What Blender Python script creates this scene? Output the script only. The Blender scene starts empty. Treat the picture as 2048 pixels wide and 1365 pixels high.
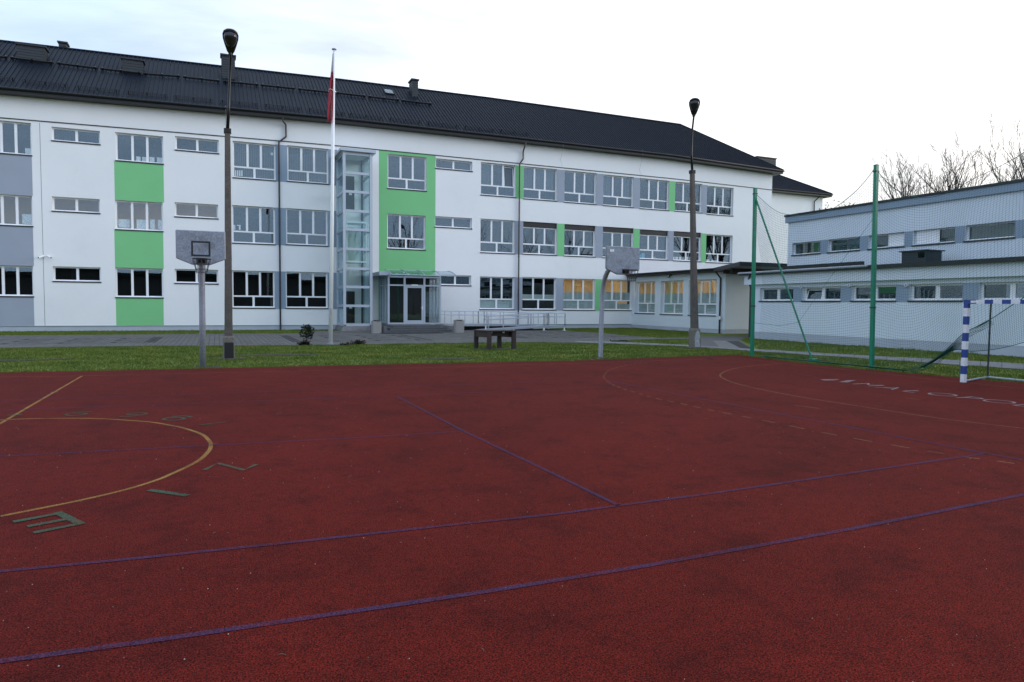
import bpy, bmesh, math, random
from mathutils import Vector, Matrix
import numpy as np

random.seed(7)
RNG = np.random.default_rng(7)
sc = bpy.context.scene
COL = sc.collection

# ------------------------------------------------------------------ camera
CAM = Vector((3.014, -9.5137, 1.8119))
FPX, PITCH, YAW, ROLL = 1369.53, -0.0525769, 0.407307, 0.0090004
_f = Vector((math.sin(YAW) * math.cos(PITCH), math.cos(YAW) * math.cos(PITCH), math.sin(PITCH)))
_r0 = Vector((math.cos(YAW), -math.sin(YAW), 0))
_u0 = _r0.cross(_f)
_r = _r0 * math.cos(ROLL) + _u0 * math.sin(ROLL)
_u = -_r0 * math.sin(ROLL) + _u0 * math.cos(ROLL)
cd = bpy.data.cameras.new('camera')
cd.lens = FPX / 2048 * 36
cd.sensor_width = 36
cd.clip_end = 6000
cam = bpy.data.objects.new('camera', cd)
COL.objects.link(cam)
cam.matrix_world = Matrix(((_r.x, _u.x, -_f.x, CAM.x), (_r.y, _u.y, -_f.y, CAM.y), (_r.z, _u.z, -_f.z, CAM.z), (0, 0, 0, 1)))
sc.camera = cam

# ------------------------------------------------------------------ world, sun, exposure
SUN_EL, SUN_AZ = math.radians(12), math.radians(113)   # azimuth clockwise from +Y
w = bpy.data.worlds.new('World')
sc.world = w
w.use_nodes = True
nt = w.node_tree
nt.nodes.clear()
N = nt.nodes.new
sky = N('ShaderNodeTexSky')
sky.sky_type = 'NISHITA'
sky.sun_disc = False
sky.sun_elevation = SUN_EL
sky.sun_rotation = SUN_AZ
sky.air_density = 1.0
sky.dust_density = 0.6
sky.ozone_density = 1.6
tc = N('ShaderNodeTexCoord')
sep = N('ShaderNodeSeparateXYZ')
nt.links.new(tc.outputs['Generated'], sep.inputs[0])
mp = N('ShaderNodeMapping')
mp.inputs['Scale'].default_value = (1.0, 1.2, 3.4)
mp.inputs['Location'].default_value = (4.56, -2.92, 3.28)
mp.inputs['Rotation'].default_value = (0.0, 0.12, 0.5)
nt.links.new(tc.outputs['Generated'], mp.inputs[0])
no = N('ShaderNodeTexNoise')
no.inputs['Scale'].default_value = 1.5
no.inputs['Detail'].default_value = 7
no.inputs['Roughness'].default_value = 0.52
no.inputs['Distortion'].default_value = 0.6
nt.links.new(mp.outputs[0], no.inputs['Vector'])
cr = N('ShaderNodeValToRGB')
cr.color_ramp.elements[0].position = 0.30
cr.color_ramp.elements[0].color = (0.52, 0.52, 0.52, 1)
cr.color_ramp.elements[1].position = 0.56
cr.color_ramp.elements[1].color = (1, 1, 1, 1)
nt.links.new(no.outputs['Fac'], cr.inputs[0])
n2 = N('ShaderNodeTexNoise')
n2.inputs['Scale'].default_value = 5.0
n2.inputs['Detail'].default_value = 6
nt.links.new(mp.outputs[0], n2.inputs['Vector'])
cc = N('ShaderNodeMix')
cc.data_type = 'RGBA'
cc.inputs[6].default_value = (7.5, 9.6, 13.4, 1)
cc.inputs[7].default_value = (10.2, 12.0, 14.6, 1)
nt.links.new(n2.outputs['Fac'], cc.inputs[0])
dp = N('ShaderNodeVectorMath')
dp.operation = 'DOT_PRODUCT'
dp.inputs[1].default_value = (math.sin(math.radians(62)), math.cos(math.radians(62)), 0.1)
nt.links.new(tc.outputs['Generated'], dp.inputs[0])
gr = N('ShaderNodeMapRange')
gr.inputs[1].default_value = 0.35
gr.inputs[2].default_value = 1.0
nt.links.new(dp.outputs['Value'], gr.inputs[0])
cw = N('ShaderNodeMix')
cw.data_type = 'RGBA'
nt.links.new(gr.outputs[0], cw.inputs[0])
nt.links.new(cc.outputs[2], cw.inputs[6])
cw.inputs[7].default_value = (14.0, 13.6, 13.2, 1)
mx = N('ShaderNodeMix')
mx.data_type = 'RGBA'
nt.links.new(cr.outputs[0], mx.inputs[0])
nt.links.new(sky.outputs[0], mx.inputs[6])
nt.links.new(cw.outputs[2], mx.inputs[7])
bg = N('ShaderNodeBackground')
bg.inputs['Strength'].default_value = 0.1
nt.links.new(mx.outputs[2], bg.inputs['Color'])
wo = N('ShaderNodeOutputWorld')
nt.links.new(bg.outputs[0], wo.inputs['Surface'])

sl = bpy.data.lights.new('sun', 'SUN')
sl.energy = 1.25
sl.angle = math.radians(28)
sl.color = (1.0, 0.96, 0.90)
so = bpy.data.objects.new('sun', sl)
COL.objects.link(so)
_sd = Vector((math.sin(SUN_AZ) * math.cos(SUN_EL), math.cos(SUN_AZ) * math.cos(SUN_EL), math.sin(SUN_EL)))
so.rotation_euler = _sd.to_track_quat('Z', 'Y').to_euler()
so.location = _sd * 100
sc.view_settings.view_transform = 'Standard'
sc.view_settings.look = 'None'
sc.view_settings.exposure = 0.2
sc.view_settings.gamma = 1.0
sc.view_settings.use_curve_mapping = False
sc.cycles.use_denoising = True
sc.cycles.denoising_input_passes = 'RGB_ALBEDO_NORMAL'
sc.cycles.max_bounces = 8
sc.cycles.transparent_max_bounces = 24
sc.cycles.caustics_reflective = False
sc.cycles.caustics_refractive = False

# ------------------------------------------------------------------ back-projection of surveyed points on real planes
def _ray(u, v):
    return _r * ((u - 1024) / FPX) + _u * ((682.5 - v) / FPX) + _f
def G(u, v, z=0.0):
    d = _ray(u, v)
    return CAM + d * ((z - CAM.z) / d.z)
def onY(u, v, Y):
    d = _ray(u, v)
    return CAM + d * ((Y - CAM.y) / d.y)
def onX(u, v, X):
    d = _ray(u, v)
    return CAM + d * ((X - CAM.x) / d.x)
def atD(u, v, depth):
    return CAM + _ray(u, v) * depth

# ------------------------------------------------------------------ materials
def srgb(r, g, b):
    return tuple(((c / 255) / 12.92 if c / 255 <= 0.04045 else ((c / 255 + 0.055) / 1.055) ** 2.4) for c in (r, g, b))
def mat(name, col, rough=0.6, var=0.0, scale=3.0, bump=0.0, bscale=40.0, metal=0.0, dirt=None, dscale=0.6, spec=0.5, coord='Object'):
    m = bpy.data.materials.new(name)
    m.use_nodes = True
    t = m.node_tree
    b = t.nodes['Principled BSDF']
    b.inputs['Base Color'].default_value = (*col, 1)
    b.inputs['Roughness'].default_value = rough
    b.inputs['Metallic'].default_value = metal
    b.inputs['Specular IOR Level'].default_value = spec
    co = t.nodes.new('ShaderNodeTexCoord')
    last = None
    if var:
        n = t.nodes.new('ShaderNodeTexNoise')
        n.inputs['Scale'].default_value = scale
        n.inputs['Detail'].default_value = 6
        t.links.new(co.outputs[coord], n.inputs['Vector'])
        mr = t.nodes.new('ShaderNodeMapRange')
        mr.inputs[1].default_value = 0.25
        mr.inputs[2].default_value = 0.75
        mr.inputs[3].default_value = 1 - var
        mr.inputs[4].default_value = 1 + var
        t.links.new(n.outputs['Fac'], mr.inputs[0])
        mu = t.nodes.new('ShaderNodeMix')
        mu.data_type = 'RGBA'
        mu.blend_type = 'MULTIPLY'
        mu.inputs[0].default_value = 1
        mu.inputs[6].default_value = (*col, 1)
        t.links.new(mr.outputs[0], mu.inputs[7])
        last = mu.outputs[2]
    if dirt:
        n = t.nodes.new('ShaderNodeTexNoise')
        n.inputs['Scale'].default_value = dscale
        n.inputs['Detail'].default_value = 8
        n.inputs['Roughness'].default_value = 0.65
        t.links.new(co.outputs[coord], n.inputs['Vector'])
        r = t.nodes.new('ShaderNodeValToRGB')
        r.color_ramp.elements[0].position = 0.48
        r.color_ramp.elements[0].color = (0, 0, 0, 1)
        r.color_ramp.elements[1].position = 0.72
        r.color_ramp.elements[1].color = (1, 1, 1, 1)
        t.links.new(n.outputs['Fac'], r.inputs[0])
        mu = t.nodes.new('ShaderNodeMix')
        mu.data_type = 'RGBA'
        t.links.new(r.outputs[0], mu.inputs[0])
        if last:
            t.links.new(last, mu.inputs[6])
        else:
            mu.inputs[6].default_value = (*col, 1)
        mu.inputs[7].default_value = (*dirt, 1)
        last = mu.outputs[2]
    if last:
        t.links.new(last, b.inputs['Base Color'])
    if bump:
        n = t.nodes.new('ShaderNodeTexNoise')
        n.inputs['Scale'].default_value = bscale
        n.inputs['Detail'].default_value = 5
        t.links.new(co.outputs[coord], n.inputs['Vector'])
        bp = t.nodes.new('ShaderNodeBump')
        bp.inputs['Strength'].default_value = bump
        bp.inputs['Distance'].default_value = 0.01
        t.links.new(n.outputs['Fac'], bp.inputs['Height'])
        t.links.new(bp.outputs[0], b.inputs['Normal'])
    return m

def glass_mat(name, ior=1.7, tint=(0.93, 0.95, 0.95), wav=0.008):
    m = bpy.data.materials.new(name)
    m.use_nodes = True
    t = m.node_tree
    t.nodes.clear()
    o = t.nodes.new('ShaderNodeOutputMaterial')
    tr = t.nodes.new('ShaderNodeBsdfTransparent')
    tr.inputs[0].default_value = (*tint, 1)
    gl = t.nodes.new('ShaderNodeBsdfGlossy')
    gl.inputs['Roughness'].default_value = 0.008
    gl.inputs['Color'].default_value = (0.76, 0.91, 1.0, 1)
    fr = t.nodes.new('ShaderNodeFresnel')
    gb = t.nodes.new('ShaderNodeNewGeometry')
    mi = t.nodes.new('ShaderNodeMapRange')      # same reflectance on both faces of the pane
    mi.inputs[3].default_value = ior
    mi.inputs[4].default_value = 1 / ior
    t.links.new(gb.outputs['Backfacing'], mi.inputs[0])
    t.links.new(mi.outputs[0], fr.inputs['IOR'])
    co = t.nodes.new('ShaderNodeTexCoord')
    n = t.nodes.new('ShaderNodeTexNoise')
    n.inputs['Scale'].default_value = 1.1
    n.inputs['Detail'].default_value = 1
    t.links.new(co.outputs['Object'], n.inputs['Vector'])
    bp = t.nodes.new('ShaderNodeBump')
    bp.inputs['Strength'].default_value = wav
    bp.inputs['Distance'].default_value = 0.1
    t.links.new(n.outputs['Fac'], bp.inputs['Height'])
    t.links.new(bp.outputs[0], gl.inputs['Normal'])
    ms = t.nodes.new('ShaderNodeMixShader')
    t.links.new(fr.outputs[0], ms.inputs[0])
    t.links.new(tr.outputs[0], ms.inputs[1])
    t.links.new(gl.outputs[0], ms.inputs[2])
    t.links.new(ms.outputs[0], o.inputs[0])
    return m

def emit_mat(name, col, s):
    m = bpy.data.materials.new(name)
    m.use_nodes = True
    b = m.node_tree.nodes['Principled BSDF']
    b.inputs['Base Color'].default_value = (*col, 1)
    b.inputs['Emission Color'].default_value = (*col, 1)
    b.inputs['Emission Strength'].default_value = s
    return m

M = {}
M['plaster'] = mat('white_plaster', (0.79, 0.795, 0.80), 0.9, 0.025, 0.7, 0.25, 90, dirt=(0.73, 0.74, 0.75), dscale=0.35)
M['plaster_soft'] = mat('pale_blue_plaster', (0.63, 0.70, 0.755), 0.9, 0.025, 0.7, 0.25, 90)
M['plinth'] = mat('grey_plinth', (0.40, 0.44, 0.50), 0.85, 0.06, 1.5, 0.3, 120)
M['green'] = mat('green_plaster', (0.20, 0.53, 0.235), 0.9, 0.03, 0.8, 0.25, 90)
M['grey'] = mat('grey_plaster', (0.31, 0.345, 0.41), 0.9, 0.03, 0.8, 0.25, 90)
M['bluegrey'] = mat('blue_grey_plaster', (0.25, 0.32, 0.40), 0.9, 0.03, 0.8, 0.25, 90)
M['pvc'] = mat('white_window_plastic', (0.80, 0.81, 0.83), 0.35, 0.02, 2)
M['sill'] = mat('dark_sill_sheet', (0.018, 0.018, 0.022), 0.4)
M['roof'] = mat('dark_roof_sheet', (0.008, 0.0125, 0.021), 0.55, 0.12, 0.8, 0.0, dirt=(0.010, 0.015, 0.024), dscale=0.9, spec=0.08)
M['fascia'] = mat('black_brown_fascia', (0.008, 0.008, 0.009), 0.5)
M['gutter'] = mat('dark_gutter_metal', (0.009, 0.009, 0.010), 0.5, spec=.3)
M['pipe'] = mat('dark_downpipe_metal', (0.028, 0.026, 0.034), 0.4, 0.1, 4)
M['ch'] = mat('chimney_cladding', (0.018, 0.022, 0.027), 0.6, 0.15, 3)
M['chb'] = mat('weathered_chimney_cladding', (0.05, 0.05, 0.045), 0.7, 0.2, 3)
M['glass'] = glass_mat('window_glass', 1.80)
M['glassclear'] = glass_mat('lift_glass', 1.5, (0.89, 0.95, 0.94), 0.01)
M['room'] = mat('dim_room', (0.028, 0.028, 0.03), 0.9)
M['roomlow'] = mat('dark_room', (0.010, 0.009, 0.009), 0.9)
M['roomwarm'] = mat('ochre_room_wall', (0.66, 0.53, 0.33), 0.9, 0.05, 1)
M['film'] = mat('frosted_window_film', (0.42, 0.50, 0.47), 0.5, 0.08, 2)
M['paper'] = mat('white_paper', (0.75, 0.77, 0.76), 0.8, 0.35, 16)
M['blind'] = mat('pale_vertical_blind', (0.10, 0.11, 0.12), 0.8)
M['lamp'] = emit_mat('ceiling_lamp_glow', (1.0, 0.84, 0.58), 12.0)
M['white'] = mat('white_paint', (0.80, 0.81, 0.82), 0.35, 0.03, 5)
M['alu'] = mat('grey_aluminium_frame', (0.42, 0.47, 0.53), 0.4, 0.03, 3, metal=0.15)
M['steel'] = mat('galvanised_steel', (0.30, 0.315, 0.36), 0.45, 0.22, 22, 0.1, 60, metal=0.3)
M['board'] = mat('weathered_galvanised_board', (0.24, 0.27, 0.32), 0.5, 0.35, 30, 0.15, 60, metal=0.2, dirt=(0.13, 0.14, 0.15), dscale=4)
M['rail'] = mat('ramp_rail_steel', (0.45, 0.48, 0.53), 0.35, 0.05, 5, metal=0.4)
M['deck'] = mat('ramp_deck_grating', (0.30, 0.33, 0.37), 0.6, 0.1, 30)
M['concrete'] = mat('weathered_lamp_concrete', (0.105, 0.09, 0.08), 0.9, 0.38, 26, 0.7, 70, dirt=(0.07, 0.06, 0.06), dscale=3)
M['concbase'] = mat('pale_base_concrete', (0.155, 0.14, 0.122), 0.9, 0.25, 14, 0.6, 60)
M['planter'] = mat('pebble_planter', (0.30, 0.285, 0.27), 0.95, 0.45, 45, 0.8, 50)
M['black'] = mat('black_metal', (0.008, 0.008, 0.009), 0.35)
M['blackdull'] = mat('black_tar_paint', (0.01, 0.009, 0.009), 0.7, 0.4, 25)
M['lens'] = mat('smoked_lamp_bowl', (0.02, 0.02, 0.022), 0.12)
M['red'] = mat('red_flag_cloth', (0.36, 0.015, 0.03), 0.85, 0.1, 6)
M['whitecloth'] = mat('white_flag_cloth', (0.55, 0.56, 0.57), 0.85, 0.05, 6)
M['brown'] = mat('dark_brown_timber', (0.032, 0.018, 0.016), 0.6, 0.3, 12, 0.3, 40)
M['post'] = mat('green_post_paint', (0.006, 0.19, 0.105), 0.35, 0.1, 4)
M['net'] = mat('dark_green_net_cord', (0.004, 0.075, 0.060), 0.7)
M['goalblue'] = mat('blue_goal_tape', (0.012, 0.045, 0.22), 0.4, 0.1, 8)
M['goalwhite'] = mat('white_goal_paint', (0.66, 0.68, 0.70), 0.4, 0.12, 14)
M['stepstone'] = mat('grey_step_tile', (0.10, 0.105, 0.115), 0.55, 0.18, 6, 0.1, 60)
M['mat'] = mat('black_rubber_mat', (0.01, 0.01, 0.01), 0.9)
M['slab'] = mat('concrete_path_slab', (0.155, 0.155, 0.158), 0.9, 0.22, 3.5, 0.4, 80, dirt=(0.10, 0.10, 0.098), dscale=1.2)
M['pav0'] = mat('grey_paver', (0.110, 0.106, 0.100), 0.9, 0.22, 1.2, 0.4, 90, dirt=(0.075, 0.075, 0.065), dscale=0.6)
M['pav1'] = mat('worn_grey_paver', (0.085, 0.083, 0.080), 0.9, 0.2, 1.5, 0.4, 90)
M['pav2'] = mat('dark_paver', (0.030, 0.029, 0.031), 0.9, 0.2, 1.5, 0.4, 90)
M['pav3'] = mat('pale_paver', (0.20, 0.195, 0.185), 0.9, 0.15, 1.5, 0.3, 90)
M['joint'] = mat('paver_joint_sand', (0.022, 0.022, 0.019), 1.0, 0.4, 2)
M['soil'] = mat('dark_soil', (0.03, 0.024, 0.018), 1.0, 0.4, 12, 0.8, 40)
M['bark'] = mat('grey_brown_bark', (0.055, 0.046, 0.042), 0.95, 0.25, 6)
M['pine'] = mat('dark_pine_needles', (0.010, 0.020, 0.009), 0.8, 0.4, 9)
M['leafbrown'] = mat('withered_leaves', (0.035, 0.028, 0.018), 0.9, 0.4, 9)
M['vent'] = mat('dark_vent_sheet', (0.012, 0.016, 0.024), 0.5)
M['canopy'] = glass_mat('clear_canopy_sheet', 1.6, (0.62, 0.66, 0.68), 0.01)
M['bluebox'] = mat('blue_cardboard', (0.05, 0.30, 0.45), 0.7)
M['kraft'] = mat('brown_cardboard', (0.30, 0.22, 0.14), 0.8)

def grass_mat():
    m = bpy.data.materials.new('lawn_grass')
    m.use_nodes = True
    t = m.node_tree
    b = t.nodes['Principled BSDF']
    b.inputs['Roughness'].default_value = 0.9
    b.inputs['Specular IOR Level'].default_value = 0.15
    co = t.nodes.new('ShaderNodeNewGeometry')
    a = t.nodes.new('ShaderNodeTexNoise')
    a.inputs['Scale'].default_value = 0.8
    a.inputs['Detail'].default_value = 6
    c = t.nodes.new('ShaderNodeTexNoise')
    c.inputs['Scale'].default_value = 18
    c.inputs['Detail'].default_value = 4
    for n in (a, c):
        t.links.new(co.outputs['Position'], n.inputs['Vector'])
    r = t.nodes.new('ShaderNodeValToRGB')
    e = r.color_ramp.elements
    e[0].position, e[0].color = 0.28, (0.040, 0.076, 0.015, 1)
    e[1].position, e[1].color = 0.72, (0.165, 0.168, 0.034, 1)
    x = e.new(0.5)
    x.color = (0.092, 0.134, 0.023, 1)
    mr = t.nodes.new('ShaderNodeMath')
    mr.operation = 'MULTIPLY_ADD'
    mr.inputs[1].default_value = 0.45
    mr.inputs[2].default_value = 0.0
    t.links.new(c.outputs['Fac'], mr.inputs[0])
    ad = t.nodes.new('ShaderNodeMath')
    ad.operation = 'MULTIPLY_ADD'
    ad.inputs[1].default_value = 0.6
    t.links.new(a.outputs['Fac'], ad.inputs[0])
    t.links.new(mr.outputs[0], ad.inputs[2])
    t.links.new(ad.outputs[0], r.inputs[0])
    t.links.new(r.outputs[0], b.inputs['Base Color'])
    return m
M['grass'] = grass_mat()

COURT_COL = (0.150, 0.021, 0.018)
def court_nodes(t, b, paint=None, wear=0.5):
    """red rubber granulate; with paint: worn paint lying on it"""
    g = t.nodes.new('ShaderNodeNewGeometry')
    def noise(s, d=4, r=0.55):
        n = t.nodes.new('ShaderNodeTexNoise')
        n.inputs['Scale'].default_value = s
        n.inputs['Detail'].default_value = d
        n.inputs['Roughness'].default_value = r
        t.links.new(g.outputs['Position'], n.inputs['Vector'])
        return n.outputs['Fac']
    def ramp(src, p0, c0, p1, c1):
        r = t.nodes.new('ShaderNodeValToRGB')
        r.color_ramp.elements[0].position, r.color_ramp.elements[0].color = p0, (*c0, 1)
        r.color_ramp.elements[1].position, r.color_ramp.elements[1].color = p1, (*c1, 1)
        t.links.new(src, r.inputs[0])
        return r.outputs[0]
    def mul(a, b2):
        x = t.nodes.new('ShaderNodeMix')
        x.data_type = 'RGBA'
        x.blend_type = 'MULTIPLY'
        x.inputs[0].default_value = 1
        t.links.new(a, x.inputs[6])
        t.links.new(b2, x.inputs[7])
        return x.outputs[2]
    grain = noise(105, 3, 0.8)
    vo = t.nodes.new('ShaderNodeTexVoronoi')
    vo.inputs['Scale'].default_value = 130
    t.links.new(g.outputs['Position'], vo.inputs['Vector'])
    c = ramp(noise(0.35, 6, 0.6), 0.36, (0.104, 0.0108, 0.0076), 0.66, (0.138, 0.0138, 0.0092))
    c = mul(c, ramp(noise(1.7, 7, 0.6), 0.34, (0.74, 0.80, 0.88), 0.50, (1, 1, 1)))
    c = mul(c, ramp(noise(9, 5, 0.7), 0.3, (0.80, 0.8, 0.8), 0.62, (1.08, 1.05, 1.05)))
    c = mul(c, ramp(grain, 0.38, (0.06, 0.12, 0.17), 0.60, (1.5, 1.42, 1.36)))
    sp = t.nodes.new('ShaderNodeSeparateColor')
    t.links.new(vo.outputs['Color'], sp.inputs[0])
    c = mul(c, ramp(sp.outputs[0], 0.05, (0.45, 0.5, 0.55), 0.5, (1.12, 1.1, 1.1)))
    if paint:
        wn = ramp(noise(130, 3, 0.75), 0.5 - 0.3 * wear - 0.02, (0, 0, 0), 0.5 + 0.18 - 0.3 * wear + 0.05, (1, 1, 1))
        wl = ramp(noise(2.2, 4, 0.6), 0.3, (0.45, 0.45, 0.45), 0.62, (1, 1, 1))
        f = mul(wn, wl)
        x = t.nodes.new('ShaderNodeMix')
        x.data_type = 'RGBA'
        t.links.new(f, x.inputs[0])
        t.links.new(c, x.inputs[6])
        pc = t.nodes.new('ShaderNodeRGB')
        pc.outputs[0].default_value = (*paint, 1)
        t.links.new(mul(pc.outputs[0], ramp(grain, 0.36, (0.45, 0.45, 0.47), 0.64, (1.35, 1.35, 1.32))), x.inputs[7])
        c = x.outputs[2]
    t.links.new(c, b.inputs['Base Color'])
    b.inputs['Roughness'].default_value = 0.85
    b.inputs['Specular IOR Level'].default_value = 0.06
    bp = t.nodes.new('ShaderNodeBump')
    bp.inputs['Strength'].default_value = 0.5
    bp.inputs['Distance'].default_value = 0.004
    t.links.new(grain, bp.inputs['Height'])
    t.links.new(bp.outputs[0], b.inputs['Normal'])
def court_mat(name, paint=None, wear=0.5):
    m = bpy.data.materials.new(name)
    m.use_nodes = True
    court_nodes(m.node_tree, m.node_tree.nodes['Principled BSDF'], paint, wear)
    return m
M['court'] = court_mat('red_rubber_granulate')
M['p_yellow'] = court_mat('yellow_court_paint', (0.33, 0.195, 0.062), 0.6)
M['p_pale'] = court_mat('worn_yellow_court_paint', (0.28, 0.14, 0.075), 0.36)
M['p_blue'] = court_mat('worn_blue_court_paint', (0.038, 0.042, 0.108), 0.40)
M['p_green'] = court_mat('worn_green_court_paint', (0.045, 0.115, 0.075), 0.6)
M['p_white'] = court_mat('worn_white_court_paint', (0.36, 0.31, 0.31), 0.6)

# ------------------------------------------------------------------ mesh builder
ORG = {}
class MB:
    def __init__(self, T=None):
        self.v, self.f, self.m = [], [], []
        self.T = T
    def add(self, vs, fs, mi=0):
        b = len(self.v)
        if self.T:
            vs = [self.T(*p) for p in vs]
        self.v += [tuple(p) for p in vs]
        self.f += [tuple(b + i for i in q) for q in fs]
        self.m += [mi] * len(fs)
        return self
    def box(self, x0, x1, y0, y1, z0, z1, mi=0):
        if x0 > x1: x0, x1 = x1, x0
        if y0 > y1: y0, y1 = y1, y0
        vs = [(x0, y0, z0), (x1, y0, z0), (x1, y1, z0), (x0, y1, z0), (x0, y0, z1), (x1, y0, z1), (x1, y1, z1), (x0, y1, z1)]
        return self.add(vs, [(0, 3, 2, 1), (4, 5, 6, 7), (0, 1, 5, 4), (1, 2, 6, 5), (2, 3, 7, 6), (3, 0, 4, 7)], mi)
    def quad(self, a, b, c, d, mi=0):
        return self.add([a, b, c, d], [(0, 1, 2, 3)], mi)
    def frame(self, o, X, Y, Z, sx, sy, sz, mi=0):
        """box with axes X,Y,Z (unit) centred in X,Y, from 0 to sz in Z"""
        o, X, Y, Z = Vector(o), Vector(X), Vector(Y), Vector(Z)
        vs = [o + X * (a * sx / 2) + Y * (b * sy / 2) + Z * (c * sz) for c in (0, 1) for a, b in ((-1, -1), (1, -1), (1, 1), (-1, 1))]
        return self.add(vs, [(0, 3, 2, 1), (4, 5, 6, 7), (0, 1, 5, 4), (1, 2, 6, 5), (2, 3, 7, 6), (3, 0, 4, 7)], mi)
    def tube(self, pts, r, n=8, mi=0, cap=True):
        pts = [Vector(p) for p in pts]
        rs = r if isinstance(r, (list, tuple)) else [r] * len(pts)
        b = len(self.v)
        up = Vector((0, 0, 1))
        vs = []
        prev = None
        for i, p in enumerate(pts):
            d = (pts[min(i + 1, len(pts) - 1)] - pts[max(i - 1, 0)])
            d = d.normalized() if d.length > 1e-9 else Vector((0, 0, 1))
            if prev is None:
                a = d.cross(up) if abs(d.z) < 0.95 else d.cross(Vector((1, 0, 0)))
            else:
                a = prev - d * prev.dot(d)
            a.normalize()
            prev = a
            c = d.cross(a)
            for k in range(n):
                t = 2 * math.pi * k / n
                vs.append(p + (a * math.cos(t) + c * math.sin(t)) * rs[i])
        fs = []
        for i in range(len(pts) - 1):
            for k in range(n):
                fs.append((i * n + k, i * n + (k + 1) % n, (i + 1) * n + (k + 1) % n, (i + 1) * n + k))
        if cap:
            fs.append(tuple(range(n - 1, -1, -1)))
            fs.append(tuple((len(pts) - 1) * n + k for k in range(n)))
        return self.add(vs, fs, mi)
    def prism(self, poly, z0, z1, mi=0):
        n = len(poly)
        vs = [(x, y, z0) for x, y in poly] + [(x, y, z1) for x, y in poly]
        return self.add(vs, [tuple(range(n - 1, -1, -1)), tuple(range(n, 2 * n))] + [(i, (i + 1) % n, n + (i + 1) % n, n + i) for i in range(n)], mi)
    def build(self, name, mats, parent=None, smooth=False, recalc=True):
        o3 = ORG.get(parent.name, Vector((0, 0, 0))) if parent else Vector((0, 0, 0))
        me = bpy.data.meshes.new(name)
        me.from_pydata([(p[0] - o3.x, p[1] - o3.y, p[2] - o3.z) for p in self.v], [], self.f)
        for m in (mats if isinstance(mats, (list, tuple)) else [mats]):
            me.materials.append(M[m] if isinstance(m, str) else m)
        if len(me.polygons) and any(self.m):
            me.polygons.foreach_set('material_index', self.m)
        if recalc and len(self.f) < 3000:
            bm = bmesh.new()
            bm.from_mesh(me)
            bmesh.ops.recalc_face_normals(bm, faces=bm.faces)
            bm.to_mesh(me)
            bm.free()
        if smooth:
            me.polygons.foreach_set('use_smooth', [True] * len(me.polygons))
        me.update()
        o = bpy.data.objects.new(name, me)
        COL.objects.link(o)
        if parent:
            o.parent = parent
            ORG[o.name] = o3
        return o

def thing(name, label, cat, loc, group=None):
    o = bpy.data.objects.new(name, None)
    o.empty_display_size = 0.2
    COL.objects.link(o)
    o.location = loc
    ORG[o.name] = Vector(loc)
    o['label'] = label
    o['category'] = cat
    if group:
        o['group'] = group
    return o
def tag(o, label, cat, group=None):
    o['label'] = label
    o['category'] = cat
    if group:
        o['group'] = group
    return o
def structure(o):
    o['kind'] = 'structure'
    return o
def stuff(o):
    o['kind'] = 'stuff'
    return o
def dup(root, loc, label, group=None):
    """copy of a thing with its parts and sub-parts"""
    r = root.copy()
    COL.objects.link(r)
    r.location = loc
    r['label'] = label
    if group:
        r['group'] = group
    for ch in list(root.children):
        c = ch.copy()
        COL.objects.link(c)
        c.parent = r
        for g in ch.children:
            d = g.copy()
            COL.objects.link(d)
            d.parent = c
    return r

def pierced(mb, a0, a1, z0, z1, holes, n=0.0, mi=0):
    """flat wall a0..a1 x z0..z1 at offset n with rectangular holes, run-merged"""
    hs = [h for h in holes if h[1] > a0 and h[0] < a1 and h[3] > z0 and h[2] < z1]
    xs = sorted({a0, a1} | {min(max(v, a0), a1) for h in hs for v in h[:2]})
    zs = sorted({z0, z1} | {min(max(v, z0), z1) for h in hs for v in h[2:]})
    for j in range(len(zs) - 1):
        zc = (zs[j] + zs[j + 1]) / 2
        start = None
        for i in range(len(xs)):
            solid = False
            if i < len(xs) - 1:
                xc = (xs[i] + xs[i + 1]) / 2
                solid = not any(h[0] < xc < h[1] and h[2] < zc < h[3] for h in hs)
            if solid and start is None:
                start = xs[i]
            if not solid and start is not None:
                mb.quad((start, n, zs[j]), (xs[i], n, zs[j]), (xs[i], n, zs[j + 1]), (start, n, zs[j + 1]), mi)
                start = None

def reveals(mb, h, dep, mi=0, n0=0.0):
    a0, a1, z0, z1 = h
    mb.quad((a0, n0, z0), (a0, -dep, z0), (a0, -dep, z1), (a0, n0, z1), mi)
    mb.quad((a1, n0, z0), (a1, -dep, z0), (a1, -dep, z1), (a1, n0, z1), mi)
    mb.quad((a0, n0, z1), (a1, n0, z1), (a1, -dep, z1), (a0, -dep, z1), mi)
    mb.quad((a0, n0, z0), (a1, n0, z0), (a1, -dep, z0), (a0, -dep, z0), mi)

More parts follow.
